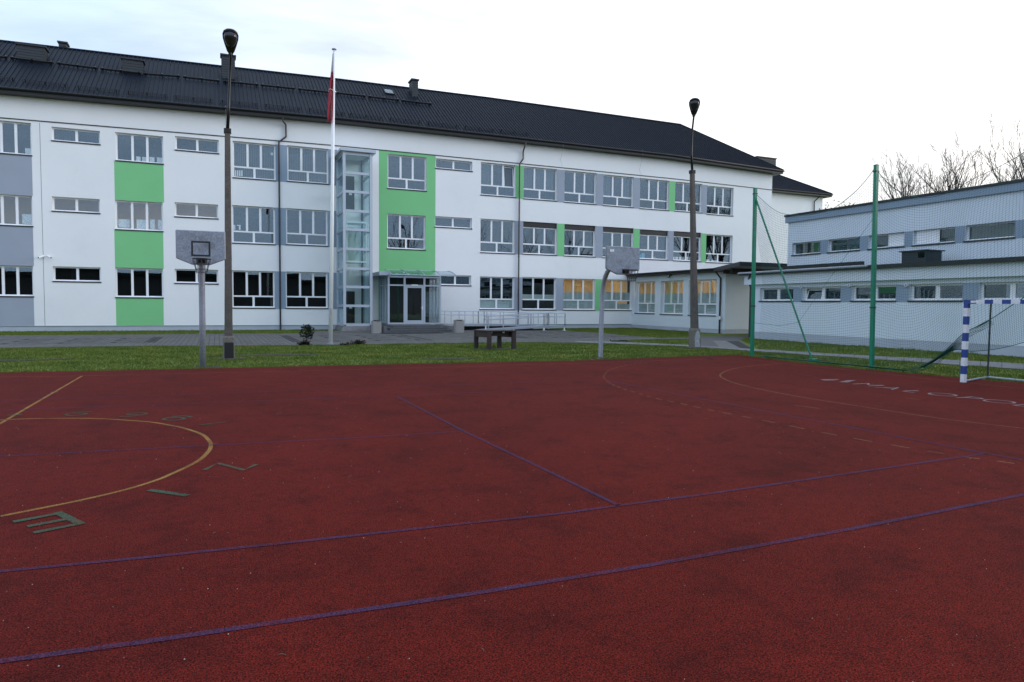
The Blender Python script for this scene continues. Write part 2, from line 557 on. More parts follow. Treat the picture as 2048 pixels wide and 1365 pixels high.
def window(parent, T, h, kind, dep=0.2, fr=0.085, mul=0.14, box=0.0, film=None, open_pane=None, tz=0.69, sillmat='sill', glass='glass'):
    """kind tri: three sashes; duo: two; five: three above two; one: a single pane"""
    a0, a1, z0, z1 = h
    zt = z1 - box
    b = MB(T)
    n1, n0 = -dep, -(dep + 0.075)
    b.box(a0, a0 + fr, n0, n1, z0, zt)
    b.box(a1 - fr, a1, n0, n1, z0, zt)
    b.box(a0 + fr, a1 - fr, n0, n1, z0, z0 + fr)
    b.box(a0 + fr, a1 - fr, n0, n1, zt - fr, zt)
    i0, i1, j0, j1 = a0 + fr, a1 - fr, z0 + fr, zt - fr
    panes = []
    def split(k, y0, y1):
        cs = [i0 + (i1 - i0) * q / k for q in range(1, k)]
        e = [i0] + [c for q in cs for c in (q - mul / 2, q + mul / 2)] + [i1]
        for c in cs:
            b.box(c - mul / 2, c + mul / 2, n0 + 0.004, n1 + 0.004, y0, y1)
        for q in range(k):
            panes.append((e[2 * q], e[2 * q + 1], y0, y1))
    if kind == 'tri':
        split(3, j0, j1)
    elif kind == 'duo':
        split(2, j0, j1)
    elif kind == 'one':
        split(1, j0, j1)
    else:
        zc = z1 - (z1 - z0) * tz
        b.box(i0, i1, n0 + 0.002, n1 + 0.002, zc - 0.05, zc + 0.05)
        split(3, zc + 0.05, j1)
        mulk = mul
        split(2, j0, zc - 0.05)
    w = b.build('window', 'pvc', parent)
    for k, p in enumerate(panes):
        tl, tw = random.gauss(0, .0035), random.gauss(0, .0035)
        g = MB(lambda a, n, z: T(a, n + tl * (z - p[2]) / (p[3] - p[2]) * 1.2 + tw * (a - p[0]) / (p[1] - p[0]), z))
        c = 0.012
        if open_pane == k:   # bottom-hung sash tilted inwards
            t = 0.16
            nn = -(dep + 0.03)
            g.add([(p[0], nn, p[2]), (p[1], nn, p[2]), (p[1], nn - t, p[3] - 0.05), (p[0], nn - t, p[3] - 0.05)], [(0, 1, 2, 3)])
            s = MB(T)
            for q0, q1 in ((p[0], p[0] + 0.07), (p[1] - 0.07, p[1])):
                s.add([(q0, nn + .02, p[2]), (q1, nn + .02, p[2]), (q1, nn + .02 - t, p[3] - 0.03), (q0, nn + .02 - t, p[3] - 0.03)], [(0, 1, 2, 3)])
            s.add([(p[0], nn + .02 - t, p[3] - 0.1), (p[1], nn + .02 - t, p[3] - 0.1), (p[1], nn + .02 - t, p[3] - 0.03), (p[0], nn + .02 - t, p[3] - 0.03)], [(0, 1, 2, 3)])
            s.build('sash', 'pvc', w)
        else:
            g.box(p[0] - c, p[1] + c, -(dep + 0.036), -(dep + 0.026), p[2] - c, p[3] + c)
        g.build('pane', glass, w)
    s = MB(T)
    s.box(a0 - 0.03, a1 + 0.03, -dep, 0.045, z0 - 0.075, z0 - 0.003)
    s.build('sill', sillmat, w)
    if box:
        s = MB(T)
        s.box(a0 + 0.005, a1 - 0.005, -(dep + 0.06), -dep + 0.10, zt + 0.004, z1 - 0.004)
        s.build('blind_box', 'fascia', w)
    if film:
        s = MB(T)
        for p in film:
            s.box(a0 + (a1 - a0) * p[0], a0 + (a1 - a0) * p[1], -(dep + 0.062), -(dep + 0.058), z0 + (z1 - z0) * p[2], z0 + (z1 - z0) * p[3])
        s.build('privacy_film', 'film', w)
    return w

# ================================================================== GROUND
def gpoly(pix, z=0.0):
    return [(p.x, p.y) for p in (G(u, v, z) for u, v in pix)]
def sheet(name, poly, z, m, parent=None):
    b = MB()
    n = len(poly)
    b.add([(x, y, z) for x, y in poly], [tuple(range(n))])
    o = b.build(name, m, parent, recalc=False)
    bm = bmesh.new()
    bm.from_mesh(o.data)
    bmesh.ops.triangulate(bm, faces=bm.faces)
    for f in bm.faces:
        if f.normal.z < 0:
            f.normal_flip()
    bm.to_mesh(o.data)
    bm.free()
    return o
def inside(poly, x, y):
    c = False
    j = len(poly) - 1
    for i in range(len(poly)):
        xi, yi = poly[i]
        xj, yj = poly[j]
        if (yi > y) != (yj > y) and x < (xj - xi) * (y - yi) / (yj - yi) + xi:
            c = not c
        j = i
    return c

GZ = -0.05
b = MB()
b.quad((-3000, -3000, GZ), (3000, -3000, GZ), (3000, 3000, GZ), (-3000, 3000, GZ))
structure(b.build('ground', 'grass', recalc=False))

# the red court
far_edge = gpoly([(0, 745.6), (200, 742), (400, 737.5), (750, 729.8), (950, 725.5), (1150, 721.5), (1300, 716), (1400, 712.3), (1475, 709.8)])
right_edge = gpoly([(1505, 713.5), (1560, 721), (1650, 731.5), (1750, 741), (1850, 749.5), (1900, 753.5), (1990, 762.5), (2048, 766)])
rx = 20.95
COURT = [(-23, -13)] + [(-23, 11.6)] + far_edge + right_edge + [(rx, -1.0), (rx, -13)]
court = structure(sheet('sports_court', COURT, 0.0, 'court'))
b = MB()
n = len(COURT)
for i in range(n):
    p, q = COURT[i], COURT[(i + 1) % n]
    b.quad((p[0], p[1], GZ - 0.05), (q[0], q[1], GZ - 0.05), (q[0], q[1], 0), (p[0], p[1], 0))
b.build('court_edge', 'court', court, recalc=False)

def strip(name, pts, wd, z, m, parent=court, closed=False):
    pts = [Vector((p[0], p[1], 0)) for p in pts]
    b = MB()
    vs, fs = [], []
    for i, p in enumerate(pts):
        d = (pts[min(i + 1, len(pts) - 1)] - pts[max(i - 1, 0)]).normalized()
        nrm = Vector((-d.y, d.x, 0)) * (wd / 2)
        vs += [(p.x + nrm.x, p.y + nrm.y, z), (p.x - nrm.x, p.y - nrm.y, z)]
    for i in range(len(pts) - 1):
        fs.append((2 * i, 2 * i + 1, 2 * i + 3, 2 * i + 2))
    b.add(vs, fs)
    return b.build(name, m, parent, recalc=False)
def ext(pts, x):   # carry a marking straight on to x
    (x0, y0), (x1, y1) = pts[0], pts[1]
    return [(x, y0 + (y1 - y0) * (x - x0) / (x1 - x0))] + pts
def smooth(pts, k=6):
    out = []
    P = [Vector((*p, 0)) for p in pts]
    for i in range(len(P) - 1):
        p0, p1, p2, p3 = P[max(i - 1, 0)], P[i], P[i + 1], P[min(i + 2, len(P) - 1)]
        for s in range(k):
            t = s / k
            q = 0.5 * ((2 * p1) + (p2 - p0) * t + (2 * p0 - 5 * p1 + 4 * p2 - p3) * t * t + (3 * p1 - p0 - 3 * p2 + p3) * t ** 3)
            out.append((q.x, q.y))
    return out + [pts[-1]]
Z1, Z2, Z3 = 0.002, 0.0035, 0.005
L1 = gpoly([(0, 1323.6), (300, 1283), (600, 1239), (950, 1187.5), (1300, 1131), (1700, 1059), (2047, 990)])
L2 = gpoly([(0, 1143.9), (300, 1115), (600, 1083.8), (900, 1051), (1120, 1028), (1237, 1012), (1420, 988.2), (1748, 940.2), (1972, 907.6)])
L3 = gpoly([(0, 913.3), (421.7, 891.2), (740, 874.6), (926.8, 862.7)])
L4 = gpoly([(0, 821), (300, 810.4), (740, 794), (1040, 781.8), (1264.5, 771.3)])
L5 = gpoly([(0, 801.2), (300, 791.9), (740, 776.6), (1040, 766.4), (1210, 759.8)])
SV = gpoly([(790.5, 791.6), (926.8, 862.7), (1120, 954.5), (1237.2, 1012)])
BL = gpoly([(1210.3, 759.8), (1264.5, 771.3), (1440, 805.2), (1720, 859), (1972, 907.6), (2048, 921)])
BL.append((BL[-1][0] + 0.1, L1[-1][1] - 1.0))
L1.append((BL[-1][0], BL[-1][1]))
for q, wd in ((L1, 0.055), (L2, 0.05), (L3, 0.05), (L4, 0.05), (L5, 0.05)):
    strip('tennis_line', ext(q, -12), wd, Z2, 'p_blue')
strip('service_line', SV, 0.05, Z2, 'p_blue')
strip('base_line', BL, 0.06, Z2, 'p_blue')
SD = gpoly([(0, 754.6), (164, 752.3), (300, 748.9), (600, 742.4), (740, 738.6), (950, 733), (1150, 727), (1290, 722.2), (1440, 717.7), (1473, 716.6)])
GL = gpoly([(1473, 716.6), (1562.5, 726.9), (1720, 742.3), (1802, 752), (1924, 765), (2048, 777.8)])
strip('side_line', ext(SD, -20), 0.05, Z1, 'p_pale')
strip('goal_line', GL + [(20.0, -10.0)], 0.05, Z1, 'p_pale')
SIX = smooth(gpoly([(1571.9, 727.6), (1537.5, 729.2), (1500, 733), (1467, 738), (1446.9, 744.8), (1440.3, 751), (1445.3, 756.6), (1462.5, 764.4), (1493.8, 773), (1556, 786.3), (1634, 799.8), (1700, 810), (1870, 835.9), (2048, 857.3)]))
SIX += [(x, -y) for x, y in reversed(SIX) if -y < SIX[-1][1] - .2 and x < 19.95]
strip('goal_area_line', SIX, 0.05, Z1, 'p_pale')
NINE = smooth(gpoly([(1306, 723.2), (1286.5, 725.6), (1261.6, 729.5), (1233.7, 735.6), (1216.2, 742.5), (1208.8, 750.5), (1207.4, 755), (1211.8, 760), (1219, 766.2), (1230.8, 772), (1248.4, 778.7), (1280.6, 788.2), (1307, 796), (1342, 803.6), (1381.7, 812), (1424.2, 821.6), (1502.8, 836.5), (1674, 871.2), (1887, 907.8), (1993.5, 922.6), (2048, 930.5), (2100, 937)]), 12)
NINE += [(x, -y) for x, y in reversed(NINE) if -y < NINE[-1][1] - .1]
acc, seg, nd = 0.0, [NINE[0]], 0
for p, q in zip(NINE, NINE[1:]):
    d = math.hypot(q[0] - p[0], q[1] - p[1])
    acc += d
    seg.append(q)
    if acc > 0.16:
        if nd % 2 == 0:
            strip('free_throw_dash', seg, 0.05, Z1, 'p_pale')
        nd += 1
        acc = 0
        seg = [q]
strip('penalty_mark', gpoly([(1590, 811), (1638, 817.5)]), 0.05, Z1, 'p_pale')
strip('keeper_mark', gpoly([(1814, 796.5), (1841, 800)]), 0.05, Z1, 'p_pale')
c0 = gpoly([(164, 752.5), (0, 847.7)])
dd = ((c0[1][0] - c0[0][0]) / (c0[1][1] - c0[0][1]))
strip('centre_line', c0 + [(c0[1][0] + dd * (-10 - c0[1][1]), -10.0)], 0.05, Z1, 'p_yellow')
CI = gpoly([(0, 840.6), (50, 838.3), (102.5, 837.4), (183, 837.4), (249, 840.8), (300, 844.6), (337, 850.4), (367.7, 856.9), (403.2, 869), (419.3, 883.5), (421.7, 891.2), (418.5, 901.2), (403.2, 917.3), (380.6, 931), (340.3, 949.6), (311.3, 961.5), (249, 980.5), (155.7, 1002.3), (62.3, 1021), (0, 1033.4)])
CI = smooth(CI, 5)
strip('centre_circle', CI, 0.05, Z1, 'p_yellow')
strip('centre_circle', [CI[0]] + [(-x * 1.0 + 0.02, y) for x, y in CI[6:-2]] + [CI[-1]], 0.06, Z1, 'p_yellow')
def mark(name, pix, wd, m, z=Z3, sm=False):
    q = gpoly(pix)
    strip(name, smooth(q, 4) if sm else q, wd, z, m)
mark('painted_dash', [(101, 785.6), (116, 784.6)], 0.06, 'p_white')
mark('painted_dash', [(14.6, 831.2), (44, 830.3)], 0.06, 'p_green')
mark('painted_digit', [(184.6, 824.2), (165.5, 824.7), (140.6, 827.2), (131.8, 830.2), (140.6, 832.3), (159.7, 831.1), (172.8, 828.4), (164, 827.1), (146.5, 828)], 0.05, 'p_green', sm=True)
mark('painted_digit', [(240.2, 833.7), (254.9, 834), (278.3, 831.5), (293, 828.1), (284.2, 826.3), (263.7, 827.4), (254.9, 829.4), (263.7, 830.6), (278.3, 829.6)], 0.05, 'p_green', sm=True)
mark('painted_digit', [(383.8, 835.1), (370.9, 832.9), (354.8, 833.7), (335.5, 836.7), (326.6, 839.4), (335.5, 841.4), (354.8, 841), (368.5, 838.1), (361.3, 836), (341.9, 836.8)], 0.05, 'p_green', sm=True)
mark('painted_digit', [(452.3, 844.5), (395.1, 851.6), (425.7, 850.9)], 0.05, 'p_green')
mark('painted_letter', [(408.8, 941.2), (435.4, 927.5), (488.6, 941.2), (512, 929.9)], 0.065, 'p_green')
mark('painted_letter', [(297.3, 981.1), (375.2, 992.3)], 0.07, 'p_green')
eb = MB()
def flat_strip(mb, q, wd, z):
    p0, p1 = Vector((*q[0], 0)), Vector((*q[1], 0))
    d = (p1 - p0).normalized()
    nn = Vector((-d.y, d.x, 0)) * (wd / 2)
    mb.quad((p0 + nn).to_tuple()[:2] + (z,), (p0 - nn).to_tuple()[:2] + (z,), (p1 - nn).to_tuple()[:2] + (z,), (p1 + nn).to_tuple()[:2] + (z,))
for k, q in enumerate(([(113.6, 1025.5), (163.5, 1050)], [(116, 1028.5), (26.5, 1045.2)], [(134, 1039.5), (54.5, 1054.5)], [(158, 1049), (66.9, 1067)])):
    flat_strip(eb, gpoly(q), 0.068, Z3 + 0.0006 * (k > 0))
eb.build('painted_letter', 'p_green', court, recalc=False)
# the white word on the goal area, one letter each
for ch, (u, v) in zip('MA\u0141OPOLSKA', [(1735, 770.3), (1780, 777), (1827, 783.6), (1883, 790), (1937, 797), (1996, 804), (2052, 811.8), (2112, 818), (2175, 824), (2240, 830)]):
    p = G(u, v)
    q0, q1 = G(u - 20, v - 2.6), G(u + 20, v + 2.6)
    ang = math.atan2(q1.y - q0.y, q1.x - q0.x)
    cu = bpy.data.curves.new('letter', 'FONT')
    cu.body = ch
    cu.size = 0.78
    cu.offset = -0.012
    cu.align_x = 'CENTER'
    cu.align_y = 'CENTER'
    to = bpy.data.objects.new('letter', cu)
    COL.objects.link(to)
    bpy.context.view_layer.update()
    me = bpy.data.meshes.new_from_object(to.evaluated_get(bpy.context.evaluated_depsgraph_get()))
    bpy.data.objects.remove(to)
    bpy.data.curves.remove(cu)
    me.materials.clear()
    me.materials.append(M['p_white'])
    o = bpy.data.objects.new('painted_letter', me)
    COL.objects.link(o)
    o.parent = court
    o.location = (p.x, p.y, Z3)
    o.rotation_euler = (0, 0, ang)
lg = MB()
for A, B, C, D, k in (((1641, 759.8), (1681, 758.7), (1672, 761.6), (1650, 762.0), 7), ((1697, 760.8), (1712.5, 761.0), (1696, 765.8), (1676.6, 765.0), 6)):
    a, b_, c, d = (G(*q) for q in (A, B, C, D))
    for i in range(k):
        t0, t1 = i / k, (i + 0.72) / k
        lg.quad(*[(p.x, p.y, Z3) for p in (a.lerp(b_, t0), a.lerp(b_, t1), d.lerp(c, t1), d.lerp(c, t0))])
lg.build('painted_emblem', 'p_white', court, recalc=False)

# debris scattered over the court: one object, nobody could count it
b = MB()
for i in range(1900):
    y = -8.4 + 19 * random.random() ** 1.5
    x = random.uniform(-8, 20) if y > 0 else random.uniform(-3, 12)
    s = random.uniform(0.002, 0.0055)
    if i < 45:
        a = random.uniform(0, 6.28)
        l = random.uniform(0.025, 0.07)
        p = Vector((x, y, 0.006))
        d = Vector((math.cos(a), math.sin(a), random.uniform(0, 0.12))) * l
        b.tube([p, p + d * 0.5 + Vector((0, 0, 0.004)), p + d], 0.0022, 4, 0)
    else:
        k = random.choice((1, 1, 2, 0))
        b.add([(x - s, y, 0), (x, y - s, 0), (x + s, y + s * .3, 0), (x, y, s * 1.1)], [(0, 1, 3), (1, 2, 3), (2, 0, 3)], k)
stuff(b.build('court_debris', [mat('dry_twig', (0.10, 0.075, 0.05)), mat('pale_grit', (0.34, 0.29, 0.26)), mat('dark_crumb', (0.012, 0.010, 0.010))], recalc=False))
tw = MB()
p, q = G(1414, 717.5), G(1426, 719.3)
tw.tube([p + Vector((0, 0, .012)), (p + q) / 2 + Vector((0, 0.05, .02)), q + Vector((0, 0, .012))], 0.012, 6)
tag(tw.build('twig', 'brown'), 'short dark twig lying near the far corner of the red court', 'twig')

# paving in front of the school
PAVE_NEAR = gpoly([(0, 697.3), (130, 695), (330, 692.8), (600, 692.2), (740, 690), (900, 687.5), (1060, 685.5), (1150, 687)], GZ)
PAVE = [(-24, 21.9)] + PAVE_NEAR + gpoly([(1228, 686), (1228, 684.5), (1265, 681.2), (1325, 679.5), (1384, 679.3), (1395, 680.5), (1400, 678), (1384, 676.2), (1324, 677), (1265, 673.5), (1205, 667.5), (1150, 664.2)], GZ) + [(26.5, 37.6), (8.8, 37.6), (8.4, 33.6), (4.0, 34.0), (-24, 34.2)]
structure(sheet('paved_yard', PAVE, GZ + 0.004, 'joint'))
yard = bpy.data.objects['paved_yard']
def dark_zone(x, y):
    for (xa, xb, ya, yb) in ((-9.5, 0.2, 25.2, 30.6), (6.2, 13.2, 24.0, 31.0), (18.5, 28.5, 25.0, 33.0)):
        if xa < x < xb and ya < y < yb:
            return (xa, xb, ya, yb)
b = MB()
S = 0.225
gap = 0.018
ny, nx = int((38 - 18.5) / S), int((34 + 16) / S)
for j in range(ny):
    y = 18.5 + j * S
    for i in range(nx):
        x = -16 + i * S
        if not inside(PAVE, x + S / 2, y + S / 2):
            continue
        zz = GZ + 0.022 + random.uniform(-0.003, 0.003)
        z = dark_zone(x, y)
        mi = random.choice((0, 0, 0, 1))
        if z:
            fx, fy = int((x - z[0]) / S), int((y - z[2]) / S)
            lx, ly = int((z[1] - z[0]) / S), int((z[3] - z[2]) / S)
            if fx in (0, 1, lx - 1, lx) or fy in (0, ly) or (fy % 4 == 0 and (fx // 3) % 3 != 2) or (fx % 9 == 0 and fy % 8 < 4):
                mi = 2
        g = gap / 2
        b.add([(x + g, y + g, zz), (x + S - g, y + g, zz), (x + S - g, y + S - g, zz), (x + g, y + S - g, zz),
               (x + g, y + g, GZ), (x + S - g, y + g, GZ)], [(0, 1, 2, 3), (4, 5, 1, 0)], mi)
stuff(b.build('paver', ['pav0', 'pav1', 'pav2'], yard, recalc=False))

# concrete path along the lawn, past the hall
pathL = [(1150, 686.2), (1230, 688.5), (1320, 692), (1410, 696.4), (1513, 704.2), (1620, 711.5), (1740, 719.5), (1880, 729), (2048, 740.8)]
pathH = [(1150, 683.5), (1230, 684.6), (1320, 688.5), (1410, 693.5), (1520, 700.5), (1620, 706.5), (1740, 713.5), (1880, 720.5), (2048, 729.5)]
A, B = gpoly(pathL, GZ), gpoly(pathH, GZ)
pth = structure(sheet('concrete_path', A + [(24.2, -14), (26.2, -14)] + B[::-1], GZ + 0.008, 'joint'))
A2 = A + [(24.6, -2)]
B2 = B + [(26.5, -2)]
k = 0
for i in range(len(A2) - 1):
    Ld = math.hypot(A2[i + 1][0] - A2[i][0], A2[i + 1][1] - A2[i][1])
    ns = max(1, round(Ld / 0.55))
    for s in range(ns):
        t0, t1 = (s + 0.012) / ns, (s + 1 - 0.012) / ns
        f = lambda P, t: (P[i][0] + (P[i + 1][0] - P[i][0]) * t, P[i][1] + (P[i + 1][1] - P[i][1]) * t)
        poly = [f(A2, t0), f(A2, t1), f(B2, t1), f(B2, t0)]
        MB().prism(poly, GZ + 0.009, GZ + 0.03 + random.uniform(0, 0.004)).build('slab', 'slab', pth)
# striped paved link towards the passage beside the annex
LINK = [(1403, 694), (1388, 678.5), (1392, 673.8), (1500, 673.2), (1478, 681), (1512, 703)]
lk = structure(sheet('striped_paving', gpoly(LINK, GZ), GZ + 0.012, 'pav1'))
for i in range(8):
    t = i / 7
    a0, a1 = (1443 + 34 * t, 697.2), (1425 + 22 * t, 682.5)
    q = gpoly([a0, (a0[0] + 2.4, a0[1]), (a1[0] + 1.7, a1[1]), a1], GZ)
    MB().prism(q, GZ + 0.013, GZ + 0.026).build('pale_stripe', 'pav3', lk)
for i in range(9):
    t = i / 8
    a0, a1 = (1484 + 20 * t, 699), (1455 + 20 * t, 683)
    q = gpoly([a0, (a0[0] + 1.2, a0[1]), (a1[0] + .9, a1[1]), a1], GZ)
    MB().prism(q, GZ + 0.013, GZ + 0.024).build('dark_stripe', 'pav2', lk)
bz = []
for q in ([(1400, 693), (1407, 693.5), (1432, 699), (1424, 699)],):
    MB().prism(gpoly(q, GZ), GZ + 0.013, GZ + 0.024).build('border_slab', 'slab', lk)

# dark soil as contact shade round posts, and worn lawn spots (pixel foot, half width, half depth)
SOIL_SHADE = ((406, 736, .55, .30), (457, 719.5, .60, .32), (1201, 717, .5, .28), (1389, 697, .7, .4), (996, 699, 1.0, .55), (661, 690.5, .55, .3), (1624, 721, .45, .2), (45, 721, 1.1, .4), (545, 711, 1.6, .45), (613, 691, .6, .3), (905, 718, .9, .25))
# lawn blades: stuff
def blades(name, polys, n_per_m2, h, seed, avoid=()):
    rg = np.random.default_rng(seed)
    V, Fc = [], []
    pts = []
    for poly in polys:
        P = np.array(poly)
        mn, mxx = P.min(0), P.max(0)
        n = int((mxx - mn).prod() * n_per_m2)
        q = rg.uniform(mn, mxx, (n, 2))
        x, y = q[:, 0], q[:, 1]
        c = np.zeros(n, bool)
        j = len(P) - 1
        for i in range(len(P)):
            xi, yi = P[i]
            xj, yj = P[j]
            if yi != yj:
                c ^= ((yi > y) != (yj > y)) & (x < (xj - xi) * (y - yi) / (yj - yi) + xi)
            j = i
        pts.append(q[c])
    q = np.concatenate(pts)
    for (u, v_, r, el) in SOIL_SHADE:
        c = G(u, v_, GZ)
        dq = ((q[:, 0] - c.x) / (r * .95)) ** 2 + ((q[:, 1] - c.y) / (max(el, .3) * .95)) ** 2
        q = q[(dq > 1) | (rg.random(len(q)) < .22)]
    n = len(q)
    a = rg.uniform(0, 2 * math.pi, n)
    wd = rg.uniform(0.008, 0.018, n)
    clump = 0.6 + 0.8 * np.abs(np.sin(q[:, 0] * 1.7 + np.sin(q[:, 1] * 2.3)) * np.cos(q[:, 1] * 1.3 + 0.7))
    hh = rg.uniform(0.5, 1.0, n) * h * clump
    la = rg.uniform(0, 2 * math.pi, n)
    ll = rg.uniform(0.2, 0.9, n) * hh
    v = np.zeros((n, 3, 3))
    v[:, 0, 0] = q[:, 0] - np.cos(a) * wd; v[:, 0, 1] = q[:, 1] - np.sin(a) * wd
    v[:, 1, 0] = q[:, 0] + np.cos(a) * wd; v[:, 1, 1] = q[:, 1] + np.sin(a) * wd
    v[:, :2, 2] = GZ - 0.005
    v[:, 2, 0] = q[:, 0] + np.cos(la) * ll; v[:, 2, 1] = q[:, 1] + np.sin(la) * ll
    v[:, 2, 2] = GZ + hh
    me = bpy.data.meshes.new(name)
    me.vertices.add(3 * n)
    me.vertices.foreach_set('co', v.ravel())
    me.loops.add(3 * n)
    me.loops.foreach_set('vertex_index', np.arange(3 * n))
    me.polygons.add(n)
    me.polygons.foreach_set('loop_start', np.arange(n) * 3)
    me.materials.append(M['grass'])
    me.update(calc_edges=True)
    o = bpy.data.objects.new(name, me)
    COL.objects.link(o)
    return stuff(o)
far_l = [(x, y + 0.03) for x, y in far_edge]
lawn_court = [(-14, 11.5)] + far_l + gpoly([(1500, 711.8)], GZ) + A[5:3:-1] + A[3::-1] + PAVE_NEAR[::-1] + [(-14, 21.9)]
lawn_net = [(x + 0.05, y) for x, y in right_edge] + [(21.0, 0.2), (24.6, 0.2)] + A[::-1][:5]
lawn_wall = [(-14, 34.25), (4, 34.05), (8.4, 33.7), (8.8, 37.7), (10.6, 37.9), (10.6, 39.95), (-14, 39.95)]
lawn_annex = gpoly([(1150, 664), (1205, 667.2), (1265, 673.2), (1324, 676.6), (1384, 676), (1392, 673.6)], GZ) + [(35.3, 31), (35.3, 39.9), (27.2, 39.9), (27, 37)]
lawn_island = gpoly([(1232, 686.4), (1228, 684.7), (1265, 681.6), (1325, 680), (1384, 679.7), (1390, 681), (1400, 693), (1330, 691)], GZ)
lawn_hall = B[4:] + [(26.6, 0.5), (31.9, 0.5), (31.95, 22.3)] + gpoly([(1500, 676), (1482, 681)], GZ)
blades('grass_blades', [lawn_court, lawn_net], 330, 0.075, 1)
blades('grass_blades', [lawn_wall, lawn_annex, lawn_island, lawn_hall], 170, 0.10, 2)
# ragged verge: blades and withered leaves creeping over the court edge
ve = [(-14, 11.52)] + far_edge + right_edge
V_, F_ = [], []
vb = MB()
lb = MB()
for (xa, ya), (xb, yb) in zip(ve, ve[1:]):
    L = math.hypot(xb - xa, yb - ya)
    d = Vector((xb - xa, yb - ya, 0)) / L
    nn = Vector((-d.y, d.x, 0))
    for k in range(int(L * 150)):
        t = random.random()
        wv = .05 * math.sin(t * L * 2.1 + xa) + .04 * math.sin(t * L * 5.3)
        p = Vector((xa, ya, 0)) + d * (t * L) + nn * (random.gauss(.03, .06) + wv)
        a = random.uniform(0, 6.28)
        hgt = random.uniform(.015, .055)
        sd = Vector((math.cos(a), math.sin(a), 0)) * random.uniform(.008, .02)
        q = p + Vector((random.gauss(0, .03), random.gauss(0, .03), hgt))
        z0 = GZ
        vb.add([(p.x - sd.x, p.y - sd.y, z0), (p.x + sd.x, p.y + sd.y, z0), (q.x, q.y, q.z)], [(0, 1, 2)])
    for k in range(int(L * 9)):
        p = Vector((xa, ya, 0)) + d * (random.random() * L) + nn * random.uniform(-.12, .55)
        s_ = random.uniform(.018, .045)
        a = random.uniform(0, 6.28)
        e = Vector((math.cos(a), math.sin(a), random.uniform(-.2, .4))) * s_
        f_ = Vector((-e.y, e.x, random.uniform(-.01, .02))) * .55
        z = .012 + random.uniform(0, .03)
        c = Vector((p.x, p.y, z))
        lb.add([c - e, c + f_, c + e, c - f_], [(0, 1, 2, 3)], random.choice((0, 0, 1)))
stuff(vb.build('verge_grass', 'grass', recalc=False))
stuff(lb.build('fallen_leaves', [mat('brown_leaf', (.10, .065, .03), .8), mat('straw_leaf', (.20, .16, .085), .8)], recalc=False))
# soil discs in place of contact shadows at post feet, and worn lawn spots
gobj = bpy.data.objects['ground']
for (u, v, r, el) in SOIL_SHADE:
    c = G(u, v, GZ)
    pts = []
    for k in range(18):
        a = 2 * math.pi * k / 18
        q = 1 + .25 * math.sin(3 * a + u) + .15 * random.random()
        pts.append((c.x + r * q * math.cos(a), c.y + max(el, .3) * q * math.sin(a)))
    MB().prism(pts, GZ - .01, GZ + .016).build('contact_shade_soil', 'soil', gobj, recalc=False)
# =====PART2=====

